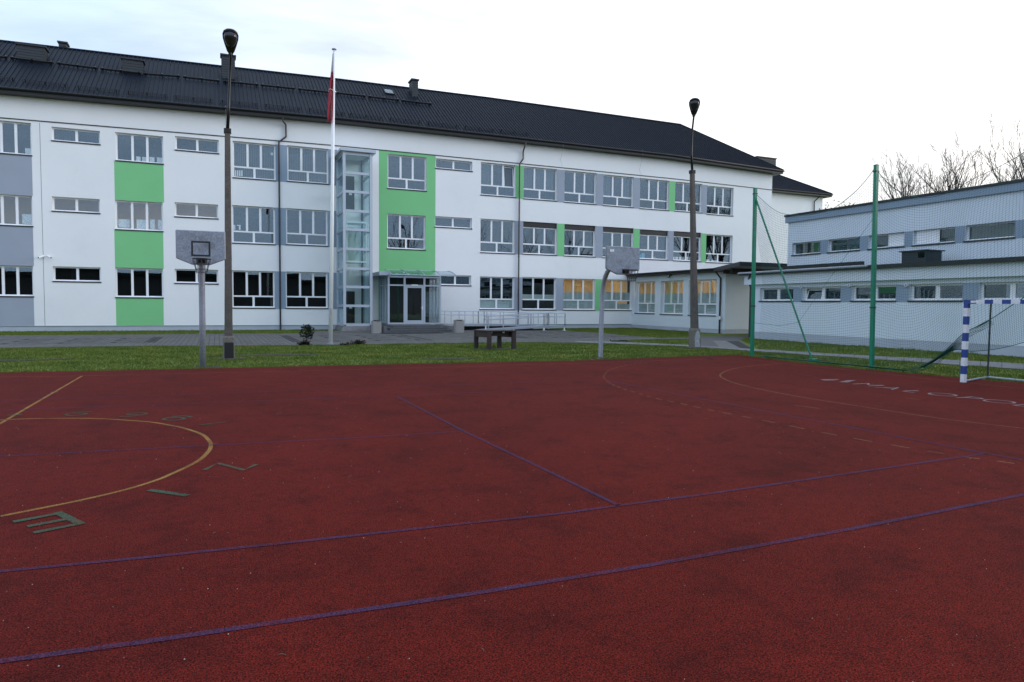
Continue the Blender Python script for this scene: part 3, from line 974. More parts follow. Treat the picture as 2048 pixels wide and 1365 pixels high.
# ================================================================== SCHOOL
F = 40.0
TF = lambda a, n, z: (a, F - n, z)
school = thing('school_building', 'long white three storey school with dark metal roof and green and grey panels', 'school', (20, 40, 0))
def fr_(u0, v0, u1, v1, P=F):
    p, q = onY(u0, v0, P), onY(u1, v1, P)
    return (p.x, q.x, q.z + 0.06, p.z)
XL, XR = -22.0, 50.55
W = [  # pixel rectangle, kind, options
    ((-34, 237.5, 63.5, 312.8), 'tri', {}), ((102.7, 253.5, 200.3, 291), 'duo', {}), ((230.4, 264.4, 326.9, 330), 'tri', {}), ((350.2, 272.4, 437.7, 308.9), 'duo', {}),
    ((465.2, 281.8, 551.6, 363), 'five', {}), ((574.4, 290.6, 656.9, 370), 'five', {}), ((775.4, 307.8, 853, 383.8), 'five', {}), ((871.5, 316.8, 944.6, 344.5), 'duo', {}),
    ((962, 324.2, 1031.3, 396.3), 'five', {'open_pane': 2}), ((1047.8, 332.5, 1114.2, 403.7), 'five', {}), ((1129.6, 340.7, 1192.2, 410.3), 'five', {}), ((1207.1, 349, 1266.9, 416.5), 'five', {}),
    ((1280.8, 356.5, 1337.5, 422.4), 'five', {}), ((1350.9, 363.5, 1403.6, 427.2), 'five', {}), ((1414.6, 371.6, 1465.8, 433.4), 'five', {}),
    ((-32, 386.5, 65.8, 454.5), 'tri', {}), ((103.7, 393.2, 200, 428.6), 'duo', {}), ((229.8, 400, 326.2, 464.6), 'tri', {}), ((349.2, 404.7, 436.5, 439.3), 'duo', {}),
    ((463.9, 410.3, 550.5, 490.7), 'five', {}), ((572, 416.6, 655.5, 493.8), 'five', {}), ((774.5, 427.5, 851, 501.7), 'five', {}), ((869.8, 432.5, 943.7, 459.2), 'duo', {}),
    ((961, 437.4, 1029, 509), 'five', {}), ((1046.7, 442.9, 1113.7, 512), 'five', {'box': 0.40}), ((1129, 448.4, 1190.3, 515.4), 'five', {'box': 0.40}), ((1206, 453.4, 1266.5, 518.8), 'five', {'box': 0.40}),
    ((1279.7, 458.9, 1335.7, 521.5), 'five', {'box': 0.40}), ((1347.6, 462.6, 1401.5, 524.6), 'five', {'box': 0.40}), ((1412.9, 468.6, 1464, 527.9), 'five', {}),
    ((-30, 530, 67.4, 594.8), 'tri', {}), ((105.5, 533, 201.8, 565.8), 'duo', {}), ((230.2, 535.4, 326.8, 597.2), 'tri', {}), ((349.2, 538, 436.5, 569.4), 'duo', {}),
    ((463.9, 541, 549.6, 617.7), 'five', {}), ((571.3, 543.3, 655.5, 618.3), 'five', {}), ((880.6, 550, 942.2, 573), 'duo', {}),
    ((959.8, 553.2, 1028.5, 620.5), 'five', {'film': [(0, 1, 0.04, 0.30)]}), ((1045, 554.4, 1111.8, 621.2), 'five', {'film': [(0, 1, 0.33, 0.47)]}),
    ((1127, 557.2, 1189.6, 621.6), 'five', {'film': [(0, 1, 0.04, 0.56)]}), ((1207.2, 558.8, 1263.7, 622), 'five', {'film': [(0, 1, 0.33, 0.58), (0, .48, .04, .30), (.5, 1, .04, .2)]}),
]
holes = []
for r, k, o in W:
    holes.append(fr_(*r))
b = MB(TF)
ztop_wall = lambda x: float(np.interp(x, [-22, -8.5, .73, 11.1, 22.4, 39.6, 50.55], [13.75, 13.9, 14.08, 14.36, 14.45, 14.42, 14.24]))
door_hole = None
pierced(b, XL, XR, 0.28, 13.7, holes)
xs = [XL, -8.5, .73, 11.1, 22.4, 39.6, XR]
for x0, x1 in zip(xs, xs[1:]):
    b.quad((x0, 0, 13.7), (x1, 0, 13.7), (x1, 0, ztop_wall(x1) + .02), (x0, 0, ztop_wall(x0) + .02))
for h in holes:
    reveals(b, h, 0.30)
b.quad((XR, 0, 0.28), (XR, -13, 0.28), (XR, -13, 14.3), (XR, 0, 14.3))
b.quad((XL, 0, 0.28), (XL, -13, 0.28), (XL, -13, 14.3), (XL, 0, 14.3))
b.quad((XL, -13, 0.28), (XR, -13, 0.28), (XR, -13, 14.3), (XL, -13, 14.3))
b.build('wall', 'plaster', school, recalc=False)
b = MB(TF)
b.box(XL - 0.03, XR, -12.97, -0.03, -0.3, 0.28)
b.box(XL, XR, -0.04, 0.025, 0.275, 0.30)
b.build('plinth', ['plinth'], school)
# rooms behind the glass: floors, ceilings, back walls
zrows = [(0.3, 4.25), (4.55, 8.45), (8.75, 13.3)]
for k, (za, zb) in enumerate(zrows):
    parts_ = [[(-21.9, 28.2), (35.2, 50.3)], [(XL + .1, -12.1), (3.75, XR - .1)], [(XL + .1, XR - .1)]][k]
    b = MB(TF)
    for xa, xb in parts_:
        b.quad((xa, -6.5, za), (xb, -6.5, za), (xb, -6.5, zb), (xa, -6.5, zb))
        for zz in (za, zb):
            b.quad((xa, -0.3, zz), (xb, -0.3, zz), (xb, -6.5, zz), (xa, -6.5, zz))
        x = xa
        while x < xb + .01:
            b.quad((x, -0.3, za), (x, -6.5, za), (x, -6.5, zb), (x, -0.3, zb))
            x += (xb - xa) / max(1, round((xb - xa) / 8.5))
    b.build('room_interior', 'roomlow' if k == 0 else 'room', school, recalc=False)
def ochre_room(xa, xb, za, zb, d):
    b = MB(TF)
    b.quad((xa, -d, za), (xb, -d, za), (xb, -d, zb), (xa, -d, zb))
    for z in (za, zb):
        b.quad((xa, -.3, z), (xb, -.3, z), (xb, -d, z), (xa, -d, z))
    for x in (xa, xb):
        b.quad((x, -.3, za), (x, -d, za), (x, -d, zb), (x, -.3, zb))
    b.build('lit_room_interior', 'roomwarm', school, recalc=False)
ochre_room(28.25, 35.15, 0.3, 4.25, 4.5)
ochre_room(-12.05, 3.7, 4.55, 8.45, 5.0)
for (x, y, z, sx) in ((30.2, 42.2, 4.22, .9), (33.3, 42.2, 4.22, .9)):
    MB().box(x - sx, x + sx, y - .15, y + .15, z - .06, z).build('ceiling_lamp', 'lamp', school)
# warm lamps in two first-floor classrooms and one upper corridor
for (x, y, z, sx) in ((-0.3, 41.2, 8.445, .55), (-7.6, 41.2, 8.445, .5), (1.9, 41.2, 8.445, .35), (17.9, 41.4, 12.6, .14)):
    MB().box(x - sx, x + sx, y - .12, y + .12, z - .06, z - .01).build('ceiling_lamp', 'lamp', school)
wobj = {}
for (r, k, o), h in zip(W, holes):
    wobj[r] = window(school, TF, h, k, **o)
# sheets of paper, boxes and cut-outs standing in the windows
def inwin(idx, rects, m, name, n=-0.36):
    r = W[idx][0]
    for (u0, v0, u1, v1) in rects:
        p, q = onY(u0, v0, F), onY(u1, v1, F)
        s = MB(TF)
        s.box(p.x, q.x, n - 0.012, n, q.z, p.z)
        s.build(name, m, wobj[r])
inwin(0, [(47, 294, 62, 308)], 'paper', 'paper_sheet')
inwin(2, [(271, 311, 280, 323), (283, 312, 292, 324), (298, 312, 308, 325), (313, 313, 324, 326)], 'paper', 'paper_sheet')
inwin(15, [(41, 427, 64, 448)], 'paper', 'paper_sheet')
inwin(17, [(235, 437, 258, 455), (272, 438, 291, 458), (299, 438, 309, 458), (315, 439, 324, 459)], 'paper', 'paper_sheet')
inwin(4, [(466 + 4.2 * i, 339, 468.6 + 4.2 * i, 351) for i in range(5)], 'white', 'blind_slat')
inwin(4, [(542, 303, 547, 309)], 'paper', 'paper_sheet')
inwin(19, [(466, 449, 471, 459), (474, 449, 482, 451), (478, 451, 481.5, 459)], 'white', 'paper_cutout')
inwin(8, [(962.5, 386, 970, 390), (985, 389, 990, 392)], 'white', 'paper_cutout')
inwin(27, [(1282, 509, 1287, 516), (1288, 506, 1294, 517)], 'bluebox', 'box')
inwin(27, [(1307, 513, 1316, 518)], 'kraft', 'box')
inwin(28, [(1349 + 7 * i, 513.5, 1354 + 7 * i, 519.5) for i in range(7)], 'paper', 'paper_cutout')
for i in (4, 5, 8, 9, 11):      # half drawn vertical blinds
    h = holes[i]
    q = h[0] + .12
    k = 0
    while q < h[1] - .15:
        if not (i in (8, 11) and .35 < (q - h[0]) / (h[1] - h[0]) < .75):
            s = MB(TF)
            s.box(q, q + .075, -.56 - .02 * (k % 2), -.555 - .02 * (k % 2), h[2] + (.1 if i in (4, 5) else .75), h[3] - .02)
            s.build('blind_slat', 'blind', wobj[W[i][0]])
        q += .115
        k += 1
inwin(38, [(1070, 592, 1077, 597)], 'paper', 'notice')
inwin(39, [(1149, 592, 1156, 597)], 'paper', 'notice')
inwin(29, [(1418, 519, 1424, 525), (1428, 520, 1440, 524)], 'paper', 'paper_sheet')
# coloured fields
def field(name, m, rect, holes_=()):
    p, q = onY(rect[0], rect[1], F), onY(rect[2], rect[3], F)
    s = MB(TF)
    z0, z1 = q.z, p.z
    pierced(s, p.x, q.x, z0, z1, list(holes_), 0.004)
    s.build(name, m, school, recalc=False)
def between(name, m, i, j, top=None):
    """field filling the pier between two neighbouring windows"""
    a, c = holes[i], holes[j]
    s = MB(TF)
    z0, z1 = (a[2] + c[2]) / 2 - 0.08, (a[3] + c[3]) / 2 - 0.002
    s.quad((a[1], 0.004, z0), (c[0], 0.004, z0), (c[0], 0.004, z1), (a[1], 0.004, z1))
    s.build(name, m, school, recalc=False)
def below(name, m, i, j, zb=None):
    a = holes[i]
    c = holes[j] if j is not None else None
    s = MB(TF)
    z1 = a[2] - 0.08
    z0 = c[3] if c else 0.302
    x0 = min(a[0], c[0]) if c else a[0]
    x1 = max(a[1], c[1]) if c else a[1]
    s.quad((x0, 0.004, z0), (x1, 0.004, z0), (x1, 0.004, z1), (x0, 0.004, z1))
    s.build(name, m, school, recalc=False)
for (i, j) in ((2, 17), (17, 32), (32, None)):
    below('green_panel', 'green', i, j)
for (i, j) in ((0, 15), (15, 30), (30, None)):
    below('grey_panel', 'grey', i, j)
for i, j in ((4, 5), (19, 20), (34, 35)):
    between('blue_grey_panel', 'bluegrey', i, j)
for i in (5, 20, 35):
    a = holes[i]
    s = MB(TF)
    s.quad((a[1], .004, a[2] - .08), (a[1] + 0.62, .004, a[2] - .08), (a[1] + 0.62, .004, a[3]), (a[1], .004, a[3]))
    s.build('blue_grey_panel', 'bluegrey', school, recalc=False)
field('green_panel', 'green', (757.8, 299.5, 870.4, 560), [holes[6], holes[21], holes[7], holes[22]])
gz0 = onY(757, 648, F).z
s = MB(TF)
pa, pb = onY(757.2, 560, F), onY(770, 648, F)
s.quad((pa.x, .005, pb.z), (pb.x, .005, pb.z), (pb.x, .005, pa.z), (pa.x, .005, pa.z))
s.build('green_panel', 'green', school, recalc=False)
for (i, j, c) in ((8, 9, 'green'), (9, 10, 'grey'), (10, 11, 'grey'), (11, 12, 'grey'), (12, 13, 'green'), (13, 14, 'grey'),
                  (23, 24, 'grey'), (24, 25, 'green'), (25, 26, 'grey'), (26, 27, 'green'), (27, 28, 'grey'), (28, 29, 'green'),
                  (37, 38, 'grey'), (38, 39, 'grey'), (39, 40, 'green')):
    between(c + '_panel', c, i, j)
# string course following the head of the top row
SC = [(-22, 12.42)] + [(onY(u, v, F).x, onY(u, v, F).z) for u, v in ((0, 235.9), (350, 264.9), (659.8, 290.6), (871.4, 310.9), (1350, 358.2), (1545, 380.4))]
s = MB(TF)
for (x0, z0), (x1, z1) in zip(SC, SC[1:]):
    s.add([(x0, 0, z0 - .03), (x1, 0, z1 - .03), (x1, .04, z1 - .03), (x0, .04, z0 - .03), (x0, 0, z0 + .025), (x1, 0, z1 + .025), (x1, .04, z1 + .025), (x0, .04, z0 + .025)],
          [(0, 1, 2, 3), (4, 5, 6, 7), (3, 2, 6, 7)])
s.build('string_course', 'sill', school, recalc=False)
s = MB(TF)
pj = onY(86, 500, F).x
s.box(pj - .009, pj + .009, 0, 0.003, 0.31, 12.45)
s.build('wall_joint', 'fascia', school)
# roof
EV = ([-22, -8.33, .77, 11, 22.1, 39, 51.2], [13.95, 14.17, 14.38, 14.62, 14.68, 14.70, 14.42])
RG = ([-23, -9.93, .48, 12.2, 24.9, 44.93], [18.7, 18.94, 19.14, 19.43, 19.58, 19.56])
EY, RY, BY = 39.3, 46.5, 53.7
ev = lambda x: float(np.interp(x, *EV))
rg = lambda x: float(np.interp(x, *RG))
XH, XE = 44.93, 51.2
def roofpt(x, y, up=0.0):
    t = (y - EY) / (RY - EY)
    return Vector((x, y, ev(x) * (1 - t) + rg(min(x, XH)) * t + up))
def topY(x):
    return RY if x <= XH else EY + (RY - EY) * (XE - x) / (XE - XH)
b = MB()
pitch = 0.262
xs = np.arange(-22.6, XE, pitch)
for x in xs:
    x0, x1 = float(x), float(min(x + pitch, XE))
    e0, e1 = roofpt(x0, EY), roofpt(x1, EY)
    t0, t1 = roofpt(x0, topY(x0)), roofpt(x1, topY(x1))
    if x0 < XH <= x1:
        t0.y = min(t0.y, RY)
    b.quad(e0, e1, t1, t0)
    # standing rib
    w2, hh = 0.034, 0.050
    a0, a1 = roofpt(x0 - w2, EY - 0.01, 0.0), roofpt(x0 + w2, EY - 0.01, 0.0)
    c0_, c1_ = roofpt(x0 - w2, topY(x0) - 0.05, 0.0), roofpt(x0 + w2, topY(x0) - 0.05, 0.0)
    up = Vector((0, -0.5, 0.86)) * hh
    q = 0.6
    m0, m1 = a0.lerp(a1, .2) + up, a0.lerp(a1, .8) + up
    k0, k1 = c0_.lerp(c1_, .2) + up, c0_.lerp(c1_, .8) + up
    b.add([a0, m0, m1, a1, c0_, k0, k1, c1_], [(0, 1, 5, 4), (1, 2, 6, 5), (2, 3, 7, 6), (0, 3, 2, 1)])
# hip end and rear slope
H0 = roofpt(XH, RY)
b.add([roofpt(XE, EY), Vector((XE, BY, 14.42)), H0], [(0, 1, 2)])
b.add([Vector((XE, BY, 14.42)), Vector((-22.6, BY, 13.95)), Vector((-22.6, RY, rg(-22.6))), H0], [(0, 1, 2, 3)])
roof = b.build('roof', 'roof', school, recalc=False)
b = MB()
rp = [roofpt(x, RY, 0.03) for x in (-22.6, -9.9, .5, 12.2, 24.9, XH)]
b.tube(rp, 0.085, 6)
b.tube([H0 + Vector((0, 0, .03)), roofpt(XE, EY, 0.03)], 0.075, 6)
b.build('ridge_cap', 'roof', roof)
b = MB()
ex = [-22.6, -8.3, .77, 11, 22.1, 39, XE]
for x0, x1 in zip(ex, ex[1:]):
    z0, z1 = ev(x0), ev(x1)
    b.quad((x0, EY + .02, z0 - .30), (x1, EY + .02, z1 - .30), (x1, EY + .02, z1 - .01), (x0, EY + .02, z0 - .01))
    b.quad((x0, EY + .02, z0 - .30), (x1, EY + .02, z1 - .30), (x1, F + .01, z1 - .30), (x0, F + .01, z0 - .30))
b.quad((XE, EY + .02, 14.12), (XE, BY, 14.12), (XE, BY, 14.4), (XE, EY + .02, 14.4))
b.quad((XR, EY + .02, 14.12), (XE, EY + .02, 14.12), (XE, BY, 14.12), (XR, BY, 14.12))
b.build('fascia', 'fascia', school, recalc=False)
b = MB()
b.tube([(x, EY - .07, ev(x) - .075) for x in ex], 0.075, 10)
b.build('gutter', 'gutter', school, smooth=True)
for i, (path) in enumerate((
        [(565, 233), (566, 243), (572, 251), (572, 274), (564, 285), (563.5, 330), (562, 500), (561, 655)],
        [(1052, 282), (1050.5, 291), (1046.5, 303), (1046.5, 318), (1041, 328), (1041, 345), (1039, 480), (1036.5, 648)])):
    off = [0.62, 0.60, 0.10, 0.10, 0.10, 0.10, 0.10, 0.10]
    if i:
        off = [0.62, 0.60, 0.12, 0.12, 0.12, 0.12, 0.12, 0.12]
    pts = [onY(u, v, F - o) for (u, v), o in zip(path, off)]
    xm = pts[-1].x
    for p in pts[4:]:
        p.x = xm
    pts[-1].z = -0.04
    b = MB()
    b.tube(pts, 0.058, 10)
    for z in (10.6, 8.0, 5.6, 2.6):
        b.tube([(xm, F - .12, z), (xm, F - .12, z + .07)], 0.070, 10)
        b.box(xm - .02, xm + .02, F - .1, F, z + .02, z + .05)
    b.build('downpipe', 'pipe', school)
# lightning conductor wire and its brackets
for (u, va, vb) in ((451, 212, 250), (1126, 284, 332), (1285, 300, 352)):
    p, q = onY(u, va, F - .7), onY(u - 1, vb, F - .05)
    MB().tube([p, p + Vector((0, -.08, -.3)), Vector((p.x, F - .3, q.z + .35)), q], 0.008, 5).build('lightning_wire', 'steel', school)
# chimneys on the slope
def on_roof(u, v, iters=30):
    t = 40.0
    d = _ray(u, v)
    for _ in range(iters):
        p = CAM + d * t
        zr = roofpt(p.x, p.y).z
        # plane z = zr + s*(y-p.y)
        s = (rg(min(p.x, XH)) - ev(p.x)) / (RY - EY)
        t -= (p.z - zr) / (d.z - s * d.y)
    return CAM + d * t
def chimney(u0, u1, vt, vb, dy, holes_n=3, m='ch', y=None, parent=school, side=None):
    if y is None:
        pl = on_roof(u0, vb)
        y = pl.y
    p, q = onY(u0, vt, y), onY(u1, vb, y)
    x0, x1, z1, z0 = p.x, q.x, p.z, q.z - 0.5
    b = MB()
    zb = z0
    k = 0
    while zb < z1 - 0.1:     # lapped cladding boards
        zt = min(zb + 0.17, z1 - 0.1)
        b.add([(x0 - .02, y - .02, zb), (x1 + .02, y - .02, zb), (x1 + .02, y + dy + .02, zb), (x0 - .02, y + dy + .02, zb),
               (x0, y, zt), (x1, y, zt), (x1, y + dy, zt), (x0, y + dy, zt)], [(0, 1, 5, 4), (1, 2, 6, 5), (2, 3, 7, 6), (3, 0, 4, 7), (0, 1, 2, 3)])
        zb = zt
    c = b.build('chimney', m, parent, recalc=False)
    b = MB()
    b.box(x0 - .09, x1 + .09, y - .09, y + dy + .09, z1 - .1, z1)
    b.build('chimney_cap', m, c)
    for i in range(holes_n):
        xx = x0 + (x1 - x0) * (i + .5) / holes_n
        MB().box(xx - .09, xx + .09, y - .012, y + .01, z1 - .36, z1 - .16).build('vent_opening', 'black', c)
chimney(33.5, 90, 85.5, 121, 0.9, 3)
chimney(244.5, 286, 114.5, 146.5, 0.8, 3)
chimney(443, 470, 107.5, 156, 0.7, 0)
chimney(824.5, 836, 157.5, 194, 0.95, 0)
chimney(117.5, 133, 82.5, 104, 0.7, 0, y=48.2)
# skylight hatch
a, c = on_roof(771, 190), on_roof(788, 190)
sk = MB()
upv = Vector((0, .83, .555))
nv = Vector((0, -.555, .83))
sk.frame(a.lerp(c, .5) + nv * .0, Vector((1, 0, 0)), nv, upv, c.x - a.x, 0.22, .95)
skl = sk.build('skylight', 'gutter', roof)
sk = MB()
sk.frame(a.lerp(c, .5) + nv * .115 + upv * .06, Vector((1, 0, 0)), nv, upv, c.x - a.x - .12, 0.02, .83)
sk.build('skylight_pane', 'glassclear', roof)
# snow rails (upper) and lattice snow guards (lower)
for (ua, va, ub, vb) in ((-22, 114, 15, 118), (21, 118.5, 108, 129), (114, 129.2, 196, 139.6), (201, 140, 283, 149.5), (287, 150, 361, 155.5), (366, 156.5, 440, 164.6), (446, 165.2, 517, 172), (521, 172.5, 590, 179.6), (595, 180.2, 663, 187), (672, 187.8, 731, 194.6), (736, 195.2, 798, 202.4), (802.5, 203, 863, 210.2)):
    p, q = on_roof(ua, va + 2), on_roof(ub, vb + 2)
    b = MB()
    up = nv * 0.17
    b.tube([p + up, q + up], 0.04, 6)
    b.tube([p + up * .55, q + up * .55], 0.03, 6)
    for t in (.06, .5, .94):
        b.frame(p.lerp(q, t), Vector((1, 0, 0)), Vector((0, .83, .555)), nv, .07, .12, .24)
        b.frame(p.lerp(q, t) - upv * .25, Vector((1, 0, 0)), nv, upv, .06, .04, .3)
    b.build('snow_rail', 'black', school)
for (ua, va, ub, vb) in ((-30, 156, 30, 164), (46, 166, 136, 176.5), (152, 178.5, 238, 187.5), (252.5, 189, 335, 196.5), (348, 198, 426, 205), (440, 207, 516, 214), (528, 215, 602, 222), (615, 223, 688, 231), (697, 232.5, 765, 240), (777, 241, 842, 247.5), (853, 249, 916, 256), (927, 257, 987, 263.5), (998, 264, 1056, 270.5)):
    p, q = on_roof(ua, va), on_roof(ub, vb)
    b = MB()
    L = (q - p).length
    for hgt in (.03, .12, .22):
        b.tube([p + nv * hgt, q + nv * hgt], 0.012, 5)
    k = int(L / .12)
    for i in range(k + 1):
        b.tube([p.lerp(q, i / k) + nv * .02, p.lerp(q, i / k) + nv * .23], 0.009, 4)
    for t in (.06, .5, .94):
        b.frame(p.lerp(q, t) - upv * .02, Vector((1, 0, 0)), Vector((0, .83, .555)), nv, .04, .03, .26)
        b.frame(p.lerp(q, t) - upv * .28, Vector((1, 0, 0)), nv, upv, .05, .03, .3)
    b.build('snow_guard', 'black', school)

# ------------------------------------------------------------------ rear wing beyond the right end
rear = thing('rear_wing', 'white rear wing with dark hipped roof behind the right end of the school', 'building', (60, 47, 0))
RYF = 46.5
pr = onY(1644.5, 420, RYF)
xr = pr.x
MB().box(50.6, xr, RYF, 60, -0.1, 14.15).build('wall', 'plaster', rear)
tipz = onY(1664, 389, RYF - .6).z
b = MB()
ex1, ey0 = xr + .7, RYF - .65
apx = (xr - 5.6, ey0 + 6.6, tipz + 4.0)
for x in np.arange(50.7, ex1, .262):
    x = float(x)
    x1 = min(x + .262, ex1)
    f = lambda xx: min(1.0, (ex1 - xx) / (ex1 - apx[0]))
    P = lambda xx, t, up=0: Vector((xx, ey0 + 6.6 * t, tipz + 4.0 * t + up))
    b.quad(P(x, 0), P(x1, 0), P(x1, f(x1)), P(x, f(x)))
    b.add([P(x - .028, 0), P(x - .01, 0, .045), P(x + .01, 0, .045), P(x + .028, 0), P(x - .028, f(x)), P(x - .01, f(x), .045), P(x + .01, f(x), .045), P(x + .028, f(x))], [(0, 1, 5, 4), (1, 2, 6, 5), (2, 3, 7, 6)])
b.add([(ex1, ey0, tipz), (ex1, 60.6, tipz), apx], [(0, 1, 2)])
b.add([(50.7, 60.6, tipz), (ex1, 60.6, tipz), apx, (50.7, apx[1], apx[2])], [(0, 1, 2, 3)])
rr = b.build('roof', 'roof', rear, recalc=False)
MB().tube([Vector(apx), (ex1, ey0, tipz + .03)], .075, 6).build('ridge_cap', 'roof', rr)
b = MB()
b.box(50.7, ex1, ey0 + .02, 60.5, tipz - .3, tipz - .01)
b.build('fascia', 'fascia', rear)
b = MB()
b.tube([(50.7, ey0 - .06, tipz - .08), (ex1, ey0 - .06, tipz - .08)], .075, 10)
b.build('gutter', 'gutter', rear)
pts = [onY(1641, 387, RYF - .65), onY(1640, 393, RYF - .6), onY(1629, 403, RYF - .1), onY(1628, 430, RYF - .1)]
pts.append(Vector((pts[-1].x, pts[-1].y, 0)))
MB().tube(pts, .058, 8).build('downpipe', 'pipe', rear)
chimney(1514.5, 1551.5, 312.5, 336, 0.9, 6, 'chb', y=51.0, parent=rear)

# ------------------------------------------------------------------ annex wing (faces left) and roofed passage
XA = 35.4
TA = lambda a, n, z: (XA - n, -a, z)
annex = thing('low_annex', 'low white single storey annex with three windows and dark roof joining the school', 'building', (36, 33, 0))
yA = onX(1448.7, 673.3, XA).y
hA = []
for r in ((1270.8, 564.1, 1309.2, 628.3), (1321.7, 562.4, 1364.8, 630.7), (1378, 560.2, 1431.6, 632.7)):
    p, q = onX(r[0], r[1], XA), onX(r[2], r[3], XA)
    hA.append((-p.y, -q.y, q.z + .05, (p.z + onX(r[2], r[1] - 1.3, XA).z) / 2))
zA = onX(1451, 544, XA).z
pz = onX(1448.7, 659.7, XA).z
b = MB(TA)
pierced(b, -F, -yA, pz, zA, hA)
for h in hA:
    reveals(b, h, 0.42)
b.quad((-yA, 0, pz), (-yA, -8, pz), (-yA, -8, zA), (-yA, 0, zA))
b.build('wall', 'plaster_soft', annex, recalc=False)
b = MB(TA)
b.box(-F, -yA - .02, -8, -.02, -.4, pz)
b.build('plinth', 'plinth', annex)
b = MB(TA)
b.quad((-F, -3.5, 0), (-yA - .1, -3.5, 0), (-yA - .1, -3.5, zA), (-F, -3.5, zA))
for z in (.3, zA - .1):
    b.quad((-F, -.4, z), (-yA - .1, -.4, z), (-yA - .1, -3.5, z), (-F, -3.5, z))
for a in (-F + .05, -yA - .12):
    b.quad((a, -.4, 0), (a, -3.5, 0), (a, -3.5, zA), (a, -.4, zA))
b.build('lit_room_interior', 'roomwarm', annex, recalc=False)
for yy in (37.5, 34, 30.5):
    MB().box(XA + 1.6, XA + 1.9, yy - .7, yy + .7, zA - .2, zA - .13).build('ceiling_lamp', 'lamp', annex)
for h in hA:
    window(annex, TA, h, 'five', dep=0.3, film=[(0, 1, 0.04, 0.62)], mul=.13)
b = MB()
oz = zA + .02
prof = [(XA - .55, oz - .02, oz + .20), (XA + 7.5, oz + .0, oz + .55)]
b.add([(XA - .55, F - .01, oz), (XA - .55, yA - .45, oz), (XA + 8, yA - .45, oz), (XA + 8, F - .01, oz),
       (XA - .55, F - .01, oz + .22), (XA - .55, yA - .45, oz + .22), (XA + 8, yA - .45, oz + .5), (XA + 8, F - .01, oz + .5)],
      [(0, 1, 2, 3), (4, 5, 6, 7), (0, 1, 5, 4), (1, 2, 6, 5)])
for i in range(int((F - yA) / .25)):
    y = F - .1 - i * .25
    b.frame((XA - .56, y, oz + .23), Vector((0, 1, 0)), Vector((0, 0, 1)), Vector((1, 0, .033)).normalized(), .06, .05, 7)
b.build('roof', 'fascia', annex)
b = MB()
b.tube([(XA - .62, F - .05, oz + .17), (XA - .62, yA - .4, oz + .17)], .07, 8)
b.build('gutter', 'gutter', annex)
pd = onX(1440, 600, XA - .1)
b = MB()
b.tube([(XA - .6, pd.y, oz + .1), (XA - .5, pd.y, oz - .05), (XA - .1, pd.y, oz - .45), (XA - .1, pd.y, -.05)], .058, 8)
b.build('downpipe', 'pipe', annex)
p = onX(1441, 635, XA - .16)
MB().box(XA - .22, XA - .15, p.y - .07, p.y + .1, p.z - .16, p.z + .08).build('pipe_bracket', 'white', annex)
p = onX(1341, 552.5, XA - .1)
s = MB()
s.box(XA - .12, XA, p.y - .05, p.y + .05, p.z + .02, p.z + .12)
s.frame((XA - .2, p.y, p.z - .04), Vector((0, 1, 0)), Vector((.5, 0, .86)), Vector((-.86, 0, .5)), .2, .22, .1)
fl = s.build('floodlight', 'black', annex)
s = MB()
s.frame((XA - .29, p.y, p.z + .012), Vector((0, 1, 0)), Vector((.5, 0, .86)), Vector((-.86, 0, .5)), .15, .17, .006)
s.build('lamp_glass', 'white', fl)

# ------------------------------------------------------------------ sports hall on the right
XLo, XUp = 32.0, 34.8
hall = thing('sports_hall', 'pale blue two tier flat roofed sports hall with strip windows behind the green net', 'building', (36, 5, 0))
TL = lambda a, n, z: (XLo - n, -a, z)
TU = lambda a, n, z: (XUp - n, -a, z)
yH = onX(1497, 677, XLo).y
YE = -16.0
zpl = (onX(1509, 663, XLo).z + onX(2048, 694, XLo).z) / 2
zlt = (onX(1740, 537, XLo - .2).z + onX(2048, 524.8, XLo - .2).z) / 2
zsh = (onX(1740, 560.4, XLo - .2).z + onX(2048, 553.7, XLo - .2).z) / 2
hl = []
for r in ((1520, 576, 1586, 603), (1604.6, 574.5, 1680.6, 603), (1703, 572.3, 1791.4, 603.8), (1818.5, 570, 1924.4, 604.4), (1957.5, 568, 2080, 606)):
    p, q = onX(r[0], r[1], XLo), onX(r[2], r[3], XLo)
    hl.append([-p.y, -q.y, q.z + .05, p.z])
z0m, z1m = np.mean([h[2] for h in hl[:4]]), np.mean([h[3] for h in hl[:4]])
hl = [(h[0], h[1], float(z0m), float(z1m)) for h in hl]
stp = hl[3][0] - hl[2][0]
wdl = hl[3][1] - hl[3][0]
hl[4] = (hl[4][0], hl[4][0] + wdl, float(z0m), float(z1m))
for i in range(3):
    a = hl[4][0] + stp * (i + 1)
    hl.append((a, a + wdl, float(z0m), float(z1m)))
b = MB(TL)
pierced(b, -yH, -YE, zpl, zsh + .1, hl)
for h in hl:
    reveals(b, h, .30)
b.quad((-yH, 0, zpl), (-yH, -14, zpl), (-yH, -14, zlt), (-yH, 0, zlt))
b.build('wall', 'plaster_soft', hall, recalc=False)
b = MB(TL)
b.box(-yH - .02, -YE, -14, -.01, -.3, zpl)
b.build('plinth', 'plinth', hall)
b = MB(TL)
b.box(-yH - .25, -YE, -.4, .22, zsh, zlt)
b.build('parapet_band', 'plaster_soft', hall)
b = MB(TL)
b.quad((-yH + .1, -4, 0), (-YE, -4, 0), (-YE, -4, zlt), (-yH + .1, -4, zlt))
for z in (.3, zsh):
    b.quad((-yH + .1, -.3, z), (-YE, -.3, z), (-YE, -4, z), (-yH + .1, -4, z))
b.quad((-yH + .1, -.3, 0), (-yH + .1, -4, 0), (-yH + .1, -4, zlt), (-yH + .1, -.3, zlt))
b.build('room_interior', 'roomlow', hall, recalc=False)
